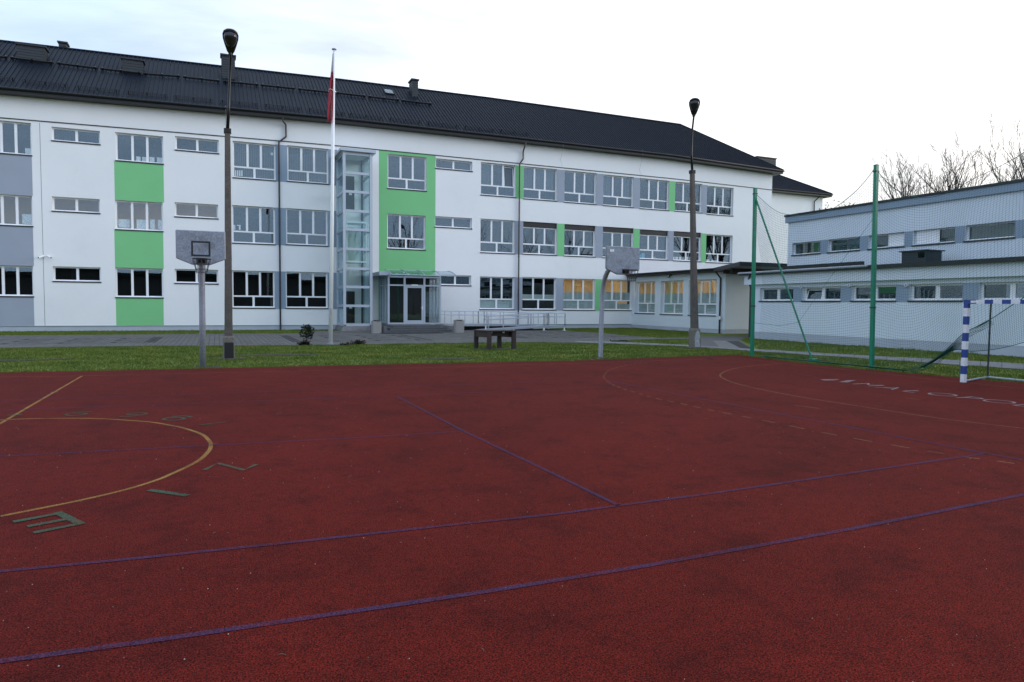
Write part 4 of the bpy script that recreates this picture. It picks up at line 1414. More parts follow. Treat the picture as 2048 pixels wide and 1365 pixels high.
for i, h in enumerate(hl):
    window(hall, TL, h, 'duo', dep=.2, fr=.09, mul=.2, open_pane=0 if i == 1 else None)
for i in range(len(hl) - 1):
    s = MB(TL)
    a0, a1 = hl[i][1], hl[i + 1][0]
    s.quad((a0, .004, z0m - .08), (a1, .004, z0m - .08), (a1, .004, z1m), (a0, .004, z1m))
    s.build('grey_panel', 'bluegrey', hall, recalc=False)
for u, v in ((1601.5, 574), (1698, 571), (1812, 570.5)):
    p = onX(u, v, XLo - .08)
    s = MB()
    s.tube([(XLo, p.y, p.z), (XLo - .1, p.y, p.z)], .085, 14)
    d = s.build('wall_lamp', 'white', hall)
    s = MB()
    s.tube([(XLo - .1, p.y, p.z), (XLo - .115, p.y, p.z)], .05, 12)
    s.build('lamp_glass', 'bluegrey', d)
zrt = (onX(1740, 529, XLo - .45).z + onX(2048, 514.5, XLo - .45).z) / 2
b = MB(TL)
b.box(-yH - .5, -YE, -.5, .45, zlt + .003, zrt)
b.build('roof_edge', 'fascia', hall)
b = MB(TL)
b.box(-yH - .5, -YE, -2.75, -.5, zlt + .003, zlt + .15)
b.build('lower_roof', 'roof', hall)
b = MB()
b.tube([(XLo - .5, yH + .45, zrt - .07), (XLo - .5, onX(1735, 530, XLo - .5).y, zrt - .04)], .06, 8)
b.build('gutter', 'steel', hall)
zdk = onX(1726, 523, XLo + .6).z
MB().box(XLo + .5, XLo + .7, onX(1569, 532, XLo + .6).y, onX(1726, 525, XLo + .6).y, zrt, zdk).build('roof_trim', 'fascia', hall)
b = MB()
pp = [onX(1500, 545, XLo - .5), onX(1500, 551, XLo - .4), onX(1496, 562, XLo - .08), onX(1499, 568, XLo - .08)]
pp.append(Vector((XLo - .08, pp[-1].y - .1, pp[-1].z - .2)))
pp.append(Vector((XLo - .08, pp[-1].y, 0)))
b.tube(pp, .055, 8)
b.build('downpipe', 'pipe', hall)
# upper volume
ztU = (onX(1564.6, 430, XUp).z + onX(2048, 362.6, XUp).z) / 2
zbU = (onX(1564.6, 445.2, XUp).z + onX(2048, 384.8, XUp).z) / 2
hu = []
for r in ((1584.6, 485.2, 1640.6, 505.5), (1656, 479, 1719, 501), (1737, 471, 1808, 494.9), (1826, 463.8, 1909, 487.2), (1930.5, 453.7, 2029, 478.5)):
    p, q = onX(r[0], r[1], XUp), onX(r[2], r[3], XUp)
    hu.append([-p.y, -q.y, q.z + .05, p.z])
z0u, z1u = float(np.mean([h[2] for h in hu])), float(np.mean([h[3] for h in hu]))
hu = [(h[0], h[1], z0u, z1u) for h in hu]
stp = (hu[4][0] - hu[1][0]) / 3
wdu = hu[4][1] - hu[4][0]
for i in range(3):
    a = hu[4][0] + stp * (i + 1)
    hu.append((a, a + wdu, z0u, z1u))
yU = yH - .05
b = MB(TU)
pierced(b, -yU, -YE, zlt, zbU, hu)
for h in hu:
    reveals(b, h, .28)
b.quad((-yU, 0, zlt), (-yU, -11, zlt), (-yU, -11, zbU), (-yU, 0, zbU))
b.build('upper_wall', 'plaster_soft', hall, recalc=False)
b = MB(TU)
b.box(-yU - .15, -YE, -11, .12, zbU, ztU - .12)
b.build('fascia_band', 'bluegrey', hall)
b = MB(TU)
b.box(-yU - .2, -YE, -11, .17, ztU - .118, ztU)
b.build('roof_edge', 'fascia', hall)
b = MB(TU)
b.quad((-yU + .1, -1.5, zlt), (-YE, -1.5, zlt), (-YE, -1.5, zbU), (-yU + .1, -1.5, zbU))
for z in (z0u - .4, zbU):
    b.quad((-yU + .1, -.28, z), (-YE, -.28, z), (-YE, -1.5, z), (-yU + .1, -1.5, z))
b.build('room_interior', mat('greenish_curtain', (0.16, 0.22, 0.20), 0.9, 0.25, 1.2), hall, recalc=False)
for i, h in enumerate(hu):
    ww = window(hall, TU, h, 'one', dep=.2, fr=.06)
    L = h[1] - h[0]
    span = {2: (.52, .99), 3: (.05, .60), 6: (.4, .95)}.get(i)
    if span:
        s = MB(TU)
        s.box(h[0] + L * span[0], h[0] + L * span[1], -.19, -.15, h[2] + .05, h[3] - .02)
        s.build('white_panel', 'pvc', ww)
for i in range(len(hu) - 1):
    s = MB(TU)
    s.quad((hu[i][1], .004, z0u - .08), (hu[i + 1][0], .004, z0u - .08), (hu[i + 1][0], .004, z1u), (hu[i][1], .004, z1u))
    s.build('grey_panel', 'bluegrey', hall, recalc=False)
# roofed passage between annex and hall
b = MB()
pa_, pb_ = onX(1446, 543, XA - .5), onX(1492, 545, XLo - .6)
zp = pa_.z
b.prism([(XA - .6, yA + .6), (XLo - .4, yH + .46), (XLo + 6, yH + .46), (XA + 6, yA + .6)], zp + .02, zp + .26)
ps = b.build('passage_roof', 'fascia', annex)
for t in (.25, .55):
    q = Vector((XA - .4, yA + .3, 0)).lerp(Vector((XLo, yH + .6, 0)), t)
    MB().box(q.x, q.x + 4, q.y - .08, q.y + .08, zp - .22, zp + .02).build('passage_beam', 'brown', annex)
# black ventilation box on the hall's lower roof
p0, p1 = onX(1803, 524, XLo + .8), onX(1874, 520, XLo + .8)
zt = onX(1803, 503, XLo + .8).z
bx = tag(MB().box(XLo + .8, XLo + 1.9, p1.y + .55, p0.y, zlt + .16, zt - .05).build('ventilation_box', 'vent'), 'black ventilation box with white vent flaps on the lower roof of the hall', 'ventilation box')
MB().box(XLo + .7, XLo + 2.0, p1.y + .45, p0.y + .1, zt - .047, zt).build('lid', 'vent', bx)
for u in (1844.5, 1867):
    q = onX(u, 508, XLo + .79)
    yq = max(q.y, p1.y + .75)
    MB().box(XLo + .77, XLo + .8, yq - .14, yq + .14, zt - .35, zt - .12).build('vent_flap', 'white', bx)
# =====PART3=====

# ================================================================== LIFT TOWER
LY = 37.3
l0, l1 = onY(689, 600, LY).x, onY(742, 600, LY).x
lz = [onY(690, v, LY).z for v in (307, 345.5, 383, 421.5, 459, 498, 537, 574, 612, 650)]
lift = thing('lift_tower', 'slender glass lift tower with grey metal frame against the school wall', 'lift tower', ((l0 + l1) / 2, LY, 0))
zb_, zt_ = lz[-1], lz[0]
for x, y in ((l0, LY), (l1, LY), (l0, F - .03), (l1, F - .03)):
    MB().box(x - .09, x + .09, y - .09, y + .09, zb_, zt_ + .1).build('post', 'alu', lift)
for k, z in enumerate(lz):
    zc = z
    b = MB()
    t = .085
    b.box(l0 + .095, l1 - .095, LY - .06, LY + .06, zc - t, zc + t)
    b.box(l0 - .06, l0 + .06, LY + .095, F - .13, zc - t, zc + t)
    b.box(l1 - .06, l1 + .06, LY + .095, F - .13, zc - t, zc + t)
    b.build('transom', 'alu', lift)
for k in range(len(lz) - 1):
    za, zc = lz[k + 1] + .09, lz[k] - .09
    MB().box(l0 + .1, l1 - .1, LY - .01, LY + .01, za, zc).build('pane', 'glassclear', lift)
    MB().box(l0 - .012, l0 + .012, LY + .1, F - .13, za, zc).build('pane', 'glassclear', lift)
    MB().box(l1 - .012, l1 + .012, LY + .1, F - .13, za, zc).build('pane', 'glassclear', lift)
MB().box(l0 - .28, l1 + .3, LY - .3, F + .02, zt_ + .13, zt_ + .30).build('roof_slab', 'alu', lift)
MB().box(l0 - .12, l1 + .12, LY - .12, F + .02, zt_ + .1, zt_ + .127).build('soffit', 'plaster', lift)
b = MB()
b.add([(l0 - .3, LY - .35, -.06), (l1 + .3, LY - .35, -.06), (l1 + .3, F, -.06), (l0 - .3, F, -.06), (l0 - .1, LY - .12, zb_ - .09), (l1 + .1, LY - .12, zb_ - .09), (l1 + .1, F, zb_ - .09), (l0 - .1, F, zb_ - .09)],
      [(0, 1, 5, 4), (1, 2, 6, 5), (3, 0, 4, 7), (4, 5, 6, 7)])
b.build('base', 'slab', lift)
# inside: guide rails, landing doors, the car
for x in (l0 + .35, l1 - .28):
    MB().box(x - .04, x + .04, F - 1.0, F - .9, zb_, zt_).build('guide_rail', 'black' if x > l0 + 1 else 'alu', lift)
MB().box(l1 - .5, l1 - .42, LY + .5, LY + .58, zb_ + .1, zt_ - 1).build('guide_rail', 'pipe', lift)
for zl, zh, m in ((zb_ + .05, zb_ + 2.3, 'black'), (lz[5] - .6, lz[5] + 1.7, 'room'), (lz[2] - .9, lz[2] + 1.5, 'room')):
    s = MB()
    s.box(l0 + .3, l1 - .62, F - .07, F - .02, zl, zh)
    d = s.build('landing_door', m, lift)
    MB().box(l0 + .78, l0 + .98, F - .085, F - .072, (zl + zh) / 2 - .12, (zl + zh) / 2 + .13).build('notice', 'paper', d)
cz0, cz1 = lz[6] + .42, lz[3] - .75
c = MB()
c.box(l0 + .2, l1 - .2, LY + .35, F - 1.1, cz0, cz0 + .12)
c.box(l0 + .2, l1 - .2, LY + .35, F - 1.1, cz1, cz1 + .12)
for x in (l0 + .23, l1 - .23):
    for y in (LY + .38, F - 1.13):
        c.box(x - .035, x + .035, y - .035, y + .035, cz0 + .12, cz1)
car = c.build('lift_car', 'white', lift)
MB().box(l0 + .28, l1 - .28, LY + .36, LY + .38, cz0 + .13, cz1 - .01).build('car_pane', 'glassclear', car)
MB().box(l0 + .45, l1 - .5, F - 1.14, F - 1.12, cz0 + .13, cz1 - .3).build('car_door', mat('pale_lift_door', (.45, .46, .42), .5), car)

# ================================================================== ENTRANCE VESTIBULE
VY = 37.4
v0, v1 = onY(777, 600, VY).x, onY(880, 600, VY).x
vz0, vz1, vzt = onY(830, 648.5, VY).z, onY(830, 553, VY).z, onY(830, 571.5, VY).z
ves = thing('entrance_vestibule', 'glazed entrance vestibule with grey frames, dark door and curved clear canopy', 'entrance', ((v0 + v1) / 2, VY, vz0))
xp = [v0, onY(809, 600, VY).x, onY(848.5, 600, VY).x, v1]
for i, x in enumerate(xp):
    MB().box(x - .065, x + .065, VY - .06, VY + .06, vz0, vz1).build('post', 'alu', ves)
for x in (v0, v1):
    for y in (VY + .95, VY + 1.8, F - .04):
        MB().box(x - .05, x + .05, y - .05, y + .05, vz0, vz1).build('post', 'alu', ves)
for z, t in ((vz1 - .06, .06), (vzt, .05), (vz0 + .05, .05)):
    b = MB()
    for xa, xb in zip(xp, xp[1:]):
        b.box(xa + .067, xb - .067, VY - .05, VY + .05, z - t, z + t)
    for x in (v0, v1):
        b.box(x - .045, x + .045, VY + .062, F - .1, z - t + .002, z + t - .002)
    b.build('transom', 'alu', ves)
for i, (xa, xb) in enumerate(zip(xp, xp[1:])):
    MB().box(xa + .065, xb - .065, VY - .008, VY + .008, vzt + .05, vz1 - .12).build('pane', 'glass', ves)
    if i != 1:
        MB().box(xa + .065, xb - .065, VY - .008, VY + .008, vz0 + .1, vzt - .05).build('pane', 'glass', ves)
for x in (v0, v1):
    MB().box(x - .008, x + .008, VY + .06, F - .1, vz0 + .1, vzt - .05).build('pane', 'glass', ves)
    MB().box(x - .008, x + .008, VY + .06, F - .1, vzt + .05, vz1 - .12).build('pane', 'glass', ves)
xa, xb = xp[1] + .07, xp[2] - .07
b = MB()
b.box(xa, xa + .13, VY - .05, VY + .03, vz0 + .1, vzt - .055)
b.box(xb - .13, xb, VY - .05, VY + .03, vz0 + .1, vzt - .055)
b.box(xa + .13, xb - .13, VY - .05, VY + .03, vz0 + .1, vz0 + .26)
b.box(xa + .13, xb - .13, VY - .05, VY + .03, vzt - .17, vzt - .055)
door = b.build('door', 'alu', ves)
MB().box(xa + .12, xb - .12, VY - .015, VY - .003, vz0 + .25, vzt - .16).build('pane', 'glass', door)
b = MB()
b.tube([(xb - .06, VY - .05, vz0 + 1.15), (xb - .06, VY - .12, vz0 + 1.15), (xb - .2, VY - .12, vz0 + 1.15)], .018, 6)
b.box(xb - .09, xb - .03, VY - .062, VY - .05, vz0 + 1.0, vz0 + 1.25)
b.build('handle', 'white', door)
MB().box((xa + xb) / 2 - .22, (xa + xb) / 2 + .22, VY - .09, VY - .052, vzt - .02, vzt + .07).build('door_closer', 'white', ves)
b = MB()   # black sheet painting the shade of the hall behind the vestibule
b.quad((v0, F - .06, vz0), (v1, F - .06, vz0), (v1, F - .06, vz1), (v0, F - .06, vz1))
b.build('doorway_shade', 'black', ves, recalc=False)
MB().box(v0 + .1, v1 - .1, VY + .1, F, vz0 - .02, vz0).build('floor', 'mat', ves)
MB().box(v0 + .0, v1, VY + .05, F, vz1 + .01, vz1 + .05).build('ceiling', 'mat', ves)  # floor and ceiling blackened to deepen the shade inside
cx0, cx1 = onY(758, 549, VY - .1).x, onY(779, 549, VY - .1).x
MB().box(cx0, cx1 + .05, VY - .3, F, vz1 + .003, vz1 + .26).build('flat_canopy', 'alu', ves)
# curved clear canopy on ribs
ca, cb_ = onY(779, 545, VY - .9).x, onY(908, 552, VY - .9).x
ribs = 4
prof = []
for i in range(7):
    t = i / 6
    prof.append((VY + .6 - 2.1 * t, vz1 + .42 - .40 * t * t))
b = MB()
for (y0, z0), (y1, z1) in zip(prof, prof[1:]):
    b.quad((ca, y0, z0), (cb_, y0, z0), (cb_, y1, z1), (ca, y1, z1))
can = b.build('clear_canopy', 'canopy', ves, recalc=False)
for i in range(ribs + 1):
    x = ca + (cb_ - ca) * i / ribs
    b = MB()
    b.tube([(x, y, z + .015) for y, z in prof], .022, 6)
    b.tube([(x, VY + .6, vz1 + .07), (x, prof[-1][0] + .5, prof[-1][1] + .02)], .018, 6)
    b.build('canopy_rib', 'alu', can)
b = MB()
b.tube([(ca, prof[-1][0], prof[-1][1]), (cb_, prof[-1][0], prof[-1][1])], .03, 6)
b.tube([(ca, prof[0][0], prof[0][1]), (cb_, prof[0][0], prof[0][1])], .03, 6)
b.build('canopy_edge', 'alu', can)

# steps
SY = 33.4
s0, s1 = onY(767, 660, SY).x, onY(911, 660, SY).x
stp_ = thing('entrance_steps', 'low grey tiled entrance steps with three risers before the glazed door', 'steps', ((s0 + s1) / 2, SY, GZ))
hstep = (vz0 - GZ - .03) / 3
for i in range(3):
    MB().box(s0 + .25 + .28 * i, s1 - .25 - .28 * i, SY + .36 * i, 37.3, GZ + .03 + hstep * i + (.002 if i else -.05), GZ + .03 + hstep * (i + 1)).build('step', 'stepstone', stp_)
for i in range(3):
    z = GZ + .03 + hstep * (i + 1)
    MB().box(s0 + .3 + .28 * i, s1 - .3 - .28 * i, SY + .36 * i - .018, SY + .36 * i + .05, z - .035, z + .008).build('nosing', 'pav1', stp_)
for x in (s0, s1 - .24):
    MB().box(x, x + .24, SY - .02, 37.3, GZ - .03, vz0 - .02).build('side_wall', 'pav3' if x > s0 else 'stepstone', stp_)
p = G(840, 667, 0)
tag(MB().box(p.x - 2.2, p.x + 1.6, 32.2, 33.2, GZ + .03, GZ + .05).build('doormat', 'mat'), 'black rubber doormat on the paving before the entrance steps', 'doormat')

def planter(u0, u1, vt, vb, label):
    c = G((u0 + u1) / 2, vb, GZ)
    x0, x1 = onY(u0, vb, c.y).x, onY(u1, vb, c.y).x
    z1 = onY(u0, vt, c.y).z
    wd = x1 - x0
    t = thing('planter', label, 'planter', (c.x, c.y, GZ), 'planters beside the entrance steps')
    b = MB()
    b.prism([(x0 + .03, c.y), (x1 - .03, c.y), (x1, c.y + .03), (x1, c.y + wd - .03), (x1 - .03, c.y + wd), (x0 + .03, c.y + wd), (x0, c.y + wd - .03), (x0, c.y + .03)], GZ + .02, z1 - .03)
    b.build('tub', 'planter', t)
    b = MB()
    for k in range(4):
        a = [(x0, c.y, x1, c.y + .07), (x0, c.y + wd - .07, x1, c.y + wd), (x0, c.y + .07, x0 + .07, c.y + wd - .07), (x1 - .07, c.y + .07, x1, c.y + wd - .07)][k]
        b.box(a[0], a[2], a[1], a[3], z1 - .032, z1 + .02)
    b.build('rim', 'planter', t)
    MB().box(x0 + .07, x1 - .07, c.y + .07, c.y + wd - .07, z1 - .04, z1 - .01).build('soil', 'soil', t)
    b = MB()
    for k in range(60):
        a = random.uniform(0, 6.28)
        r = random.uniform(0, wd * .45)
        p0 = Vector((c.x + r * math.cos(a), c.y + wd / 2 + r * math.sin(a), z1 - .02))
        d = Vector((math.cos(a) * .12, math.sin(a) * .12, random.uniform(.03, .12)))
        sd = Vector((-d.y, d.x, 0)) * .35
        b.add([p0, p0 + d * .6 + sd, p0 + d, p0 + d * .6 - sd], [(0, 1, 2, 3)])
    b.build('withered_plants', 'leafbrown', t, recalc=False)
planter(746, 763, 643.5, 667.5, 'pebbled concrete planter left of the entrance steps beside the lift tower')
planter(912, 928.5, 642.5, 666.5, 'pebbled concrete planter right of the entrance steps by the ramp')

# ================================================================== ACCESS RAMP
ramp = thing('access_ramp', 'galvanised wheelchair ramp with two runs and tubular handrails along the school wall', 'ramp', (22, 36.5, GZ))
rz = vz0
def run(xa, za, xb, zb, ya, yb, name='deck'):
    b = MB()
    b.add([(xa, ya, za - .12), (xb, ya, zb - .12), (xb, yb, zb - .12), (xa, yb, za - .12), (xa, ya, za), (xb, ya, zb), (xb, yb, zb), (xa, yb, za)],
          [(0, 3, 2, 1), (4, 5, 6, 7), (0, 1, 5, 4), (1, 2, 6, 5), (2, 3, 7, 6), (3, 0, 4, 7)])
    b.build(name, 'deck', ramp)
RB0, RB1, RF0, RF1 = 37.3, 38.6, 35.7, 37.0
xs0, xt0, xt1 = v1 + .15, onY(1085, 650, 36).x, onY(1128, 650, 36).x
xf0 = onY(965, 660, RF0).x
ztn = .30
run(xs0, rz, xs0 + 3.2, rz, RB0 - .6, RB1, 'landing')
run(xs0 + 3.203, rz, xt0, ztn, RB0, RB1)
run(xt0 + .003, ztn, xt1, ztn, RF0, RB1, 'landing')
run(xf0, .04, xt0, ztn, RF0, RF1)
def railing(pts, hs=(.92, .66), ends=False, posts=1.15):
    b = MB()
    P = [Vector(p) for p in pts]
    for h in hs:
        b.tube([p + Vector((0, 0, h)) for p in P], .024, 8)
    if ends:
        p, d = P[0], (P[0] - P[1]).normalized()
        q = [p + Vector((0, 0, hs[0])), p + d * .22 + Vector((0, 0, hs[0])), p + d * .3 + Vector((0, 0, (hs[0] + hs[1]) / 2)), p + d * .22 + Vector((0, 0, hs[1])), p + Vector((0, 0, hs[1]))]
        b.tube(q, .024, 8)
    b.build('handrail', 'rail', ramp)
    for p, q in zip(P, P[1:]):
        L = (q - p).length
        k = max(1, round(L / posts))
        for i in range(k + 1):
            c = p.lerp(q, i / k)
            MB().box(c.x - .02, c.x + .02, c.y - .02, c.y + .02, c.z - .12, c.z + hs[0] - .02).build('railing_post', 'rail', ramp)
railing([(xs0, RB0 - .55, rz), (xs0 + 3.2, RB0 - .55, rz)])
railing([(xs0, RB1 - .05, rz), (xs0 + 3.2, RB1 - .05, rz), (xt0, RB1 - .05, ztn), (xt1 - .05, RB1 - .05, ztn)])
railing([(xs0 + 3.2, RB0 - .5, rz), (xs0 + 3.2, RB0 + .03, rz), (xt0 - .3, RB0 + .03, ztn)], ends=False)
railing([(xf0 + .9, RF1 - .05, .08), (xt0 - .3, RF1 - .05, ztn)], ends=True)
railing([(xf0 + .5, RF0 + .05, .07), (xt0, RF0 + .05, ztn), (xt1 - .05, RF0 + .05, ztn)], ends=True)
railing([(xt1 - .05, RF0 + .05, ztn), (xt1 - .05, RB1 - .05, ztn)])
for x, y, z in ((xs0 + .3, RB0 - .55, rz), (xs0 + 3.1, RB0 - .55, rz), (xt0, RF0 + .06, ztn), (xt1 - .1, RF0 + .06, ztn), (xt1 - .1, RB1 - .1, ztn), ((xf0 + xt0) / 2, RF0 + .06, .17)):
    s = MB()
    s.box(x - .04, x + .04, y - .04, y + .04, GZ, z - .12)
    s.box(x - .13, x + .13, y - .1, y + .1, GZ, GZ + .035)
    s.build('foot', 'white', ramp)
MB().box(xs0 + .3, xs0 + 7.5, RB1 - .5, RB1 - .4, GZ, rz - .2).build('skirt', 'pipe', ramp)
b = MB()
for k in range(3):
    cxx = onY(1093, 640, RF0).x + .1 * k
    b.tube([(cxx + .1 * math.sin(t) + .04 * t / 6, RF0 + .08 + .02 * k, ztn + .45 + .48 * math.cos(t)) for t in np.linspace(-.3, 6.0, 16)], .012, 5)
tag(b.build('hanging_cable', 'pipe'), 'loose grey cable looped over the far end of the ramp railing', 'cable')

# ================================================================== LAMP POSTS
def lamp(base, conc, top, label, toward, bw=0.42, patch='black', sh=0.30):
    B = G(base[0], base[1], GZ)
    t = thing('street_lamp', label, 'street lamp', (B.x, B.y, GZ), 'old concrete street lamps on the lawn')
    C = onY(conc[0], conc[1], B.y)
    T = onY(top[0], top[1], B.y - .35)
    hb = onY(base[0], conc[2], B.y).z
    def ring(c, wd, ch=.25):
        h = wd / 2
        k = h * ch
        return [(c.x - h + k, c.y - h, c.z), (c.x + h - k, c.y - h, c.z), (c.x + h, c.y - h + k, c.z), (c.x + h, c.y + h - k, c.z), (c.x + h - k, c.y + h, c.z), (c.x - h + k, c.y + h, c.z), (c.x - h, c.y + h - k, c.z), (c.x - h, c.y - h + k, c.z)]
    def loft(rings):
        b = MB()
        vs = [p for r in rings for p in r]
        fs = [(i * 8 + k, i * 8 + (k + 1) % 8, i * 8 + 8 + (k + 1) % 8, i * 8 + 8 + k) for i in range(len(rings) - 1) for k in range(8)]
        fs += [tuple(range(7, -1, -1)), tuple(range(len(rings) * 8 - 8, len(rings) * 8))]
        return b.add(vs, fs)
    P = lambda z, wd: ring(Vector((B.x + (C.x - B.x) * (z - GZ) / (C.z - GZ), B.y, z)), wd)
    loft([P(GZ - .2, bw), P(hb - .06, bw * .97), P(hb, bw * .80)]).build('concrete_base', 'concbase', t)
    loft([P(hb + .003, bw * .70), P(C.z * .5, (bw * .70 + sh * .6) / 2), P(C.z, sh * .62)]).build('concrete_shaft', 'concrete', t)
    loft([P(C.z - .08, sh * .82), P(C.z + .06, sh * .82)]).build('collar', 'blackdull', t)
    d = Vector((toward[0] - T.x, toward[1] - T.y, 0)).normalized()
    tilt = math.radians(44)
    hd = (d * math.cos(tilt) + Vector((0, 0, math.sin(tilt)))).normalized()
    q = T
    c0 = Vector((C.x, B.y, C.z))
    b = MB()
    b.tube([c0, c0.lerp(q, .35) + Vector((0, .10, 0)), c0.lerp(q, .75) + Vector((0, .08, 0)), q - hd * .02 + Vector((0, .0, 0)), q + hd * .12], [.055, .05, .042, .04, .04], 10)
    b.build('mast', 'black', t, smooth=True)
    # teardrop lantern head
    side = d.cross(Vector((0, 0, 1))).normalized()
    upn = side.cross(hd).normalized()
    if upn.z < 0:
        upn = -upn
    def shell(dn, up_, s=1.0, off=0.0):
        b = MB()
        prof = [(0.0, .055), (.10, .075), (.16, .11), (.40, .175), (.62, .225), (.78, .235), (.90, .20), (.97, .12), (1.0, .01)]
        n = 16
        vs = []
        for (l, r) in prof:
            for k in range(n):
                a = 2 * math.pi * k / n
                hgt = math.sin(a)
                vs.append(q + hd * (l * .88) + side * (r * s * math.cos(a)) + upn * (r * s * hgt * (up_ if hgt > 0 else dn) + off))
        fs = [(i * n + k, i * n + (k + 1) % n, i * n + n + (k + 1) % n, i * n + n + k) for i in range(len(prof) - 1) for k in range(n)]
        b.add(vs, fs)
        return b
    hdobj = shell(.25, .55).build('lantern_head', 'black', t, smooth=True)
    b = MB()
    prof = [(.34, .02), (.42, .12), (.60, .185), (.76, .195), (.86, .16), (.92, .03)]
    n = 14
    vs = [q + hd * (l * .88) + side * (r * math.cos(math.pi + math.pi * k / (n - 1))) + upn * (-.045 + r * .75 * math.sin(math.pi + math.pi * k / (n - 1))) for l, r in prof for k in range(n)]
    b.add(vs, [(i * n + k, i * n + k + 1, i * n + n + k + 1, i * n + n + k) for i in range(len(prof) - 1) for k in range(n - 1)])
    b.build('lamp_bowl', 'lens', hdobj, smooth=True)
    if patch == 'black':
        MB().box(B.x - .13, B.x + .15, B.y - bw / 2 - .014, B.y - bw / 2 + .05, GZ + .05, GZ + .56).build('tar_patch', 'blackdull', t)
    else:
        b = MB()
        pts = []
        for a, zz in ((-.16, .02), (-.17, .45), (-.12, .66), (-.03, .76), (.06, .70), (.10, .5), (.07, .3), (.12, .02)):
            pts.append((B.x + a, B.y - bw / 2 - .010, GZ + .05 + zz))
        nn_ = len(pts)
        b.add(pts + [(x, y + .05, z) for x, y, z in pts], [tuple(range(nn_))] + [(i, (i + 1) % nn_, nn_ + (i + 1) % nn_, nn_ + i) for i in range(nn_)])
        b.build('cement_patch', mat('pale_cement_patch', (.34, .36, .38), .9, .25, 12), t)
    return t
lamp((457.5, 719, 0), (455, 262, 672), (461.5, 112), 'taller street lamp on concrete pole beside the left basketball hoop', (3.0, -9), patch='black', bw=.36, sh=.27)
lamp((1389.5, 697, 0), (1384.5, 344, 657), (1387.5, 234), 'street lamp on concrete pole with pale patched foot before the low annex', (5.0, -9), patch='pale', bw=.42, sh=.28)

# ================================================================== FLAGPOLE AND FLAG
FB = G(661, 690, GZ)
ft = onY(668.3, 100, FB.y)
fp = thing('flagpole', 'tall white tapered flagpole on the edge of the lawn', 'flagpole', (FB.x, FB.y, GZ))
MB().tube([FB - Vector((0, 0, .1)), FB.lerp(ft, .5), ft], [.098, .078, .05], 16).build('pole', 'white', fp, smooth=True)
MB().tube([ft, ft + Vector((0, 0, .03)), ft + Vector((0, 0, .06))], [.10, .105, .06], 14).build('cap', 'steel', fp, smooth=True)
p = onY(661.5, 622, FB.y - .1)
MB().box(p.x - .03, p.x + .03, FB.y - .13, FB.y - .08, p.z - .17, p.z + .12).build('cleat_box', 'steel', fp)
MB().tube([(FB.x, FB.y, GZ + .02), (FB.x, FB.y, GZ + .05)], .16, 16).build('foot_ring', 'steel', fp)
z = onY(666, 183, FB.y).z
rc = FB.lerp(ft, (z - GZ) / (ft.z - GZ))
b = MB()
b.tube([rc + Vector((.16 * math.cos(a) - .06, .16 * math.sin(a), .05 * math.sin(a * 2))) for a in np.linspace(0, 6.28, 20)], .012, 5)
b.build('halyard_ring', 'white', fp)
b = MB()
b.tube([rc + Vector((-.12, -.1, -.02)), p + Vector((0, -.04, 0))], .006, 5)
b.build('halyard', 'white', fp)
flag = thing('flag', 'white over red flag hanging limp against the tall white flagpole', 'flag', tuple(rc))
def cloth(name, m, rows):
    b = MB()
    n = 13
    vs = []
    for (v, ul, ur, am, ph) in rows:
        a, c = onY(ul, v, FB.y - .05), onY(ur, v, FB.y - .05)
        for k in range(n):
            t = k / (n - 1)
            vs.append((a.x + (c.x - a.x) * t, FB.y - .05 + am * math.sin(t * 9 + ph), a.z))
    b.add(vs, [(i * n + k, i * n + k + 1, i * n + n + k + 1, i * n + n + k) for i in range(len(rows) - 1) for k in range(n - 1)])
    o = b.build(name, m, flag, smooth=True, recalc=False)
    return o
cloth('white_band', 'whitecloth', [(107, 665.3, 666.5, .03, 0), (120, 664.2, 666.2, .05, .3), (132, 663.0, 666, .07, .5), (144, 662, 666, .08, .7)])
cloth('red_band', 'red', [(144, 662, 666, .08, .7), (158, 660.8, 666, .10, 1.0), (172, 659.3, 665.5, .10, 1.3), (190, 657.8, 665.3, .12, 1.6), (210, 656.6, 665.2, .12, 1.9), (228, 655.3, 664.6, .12, 2.2), (240, 655, 663.8, .12, 2.5), (245, 660, 662.6, .10, 2.8)])

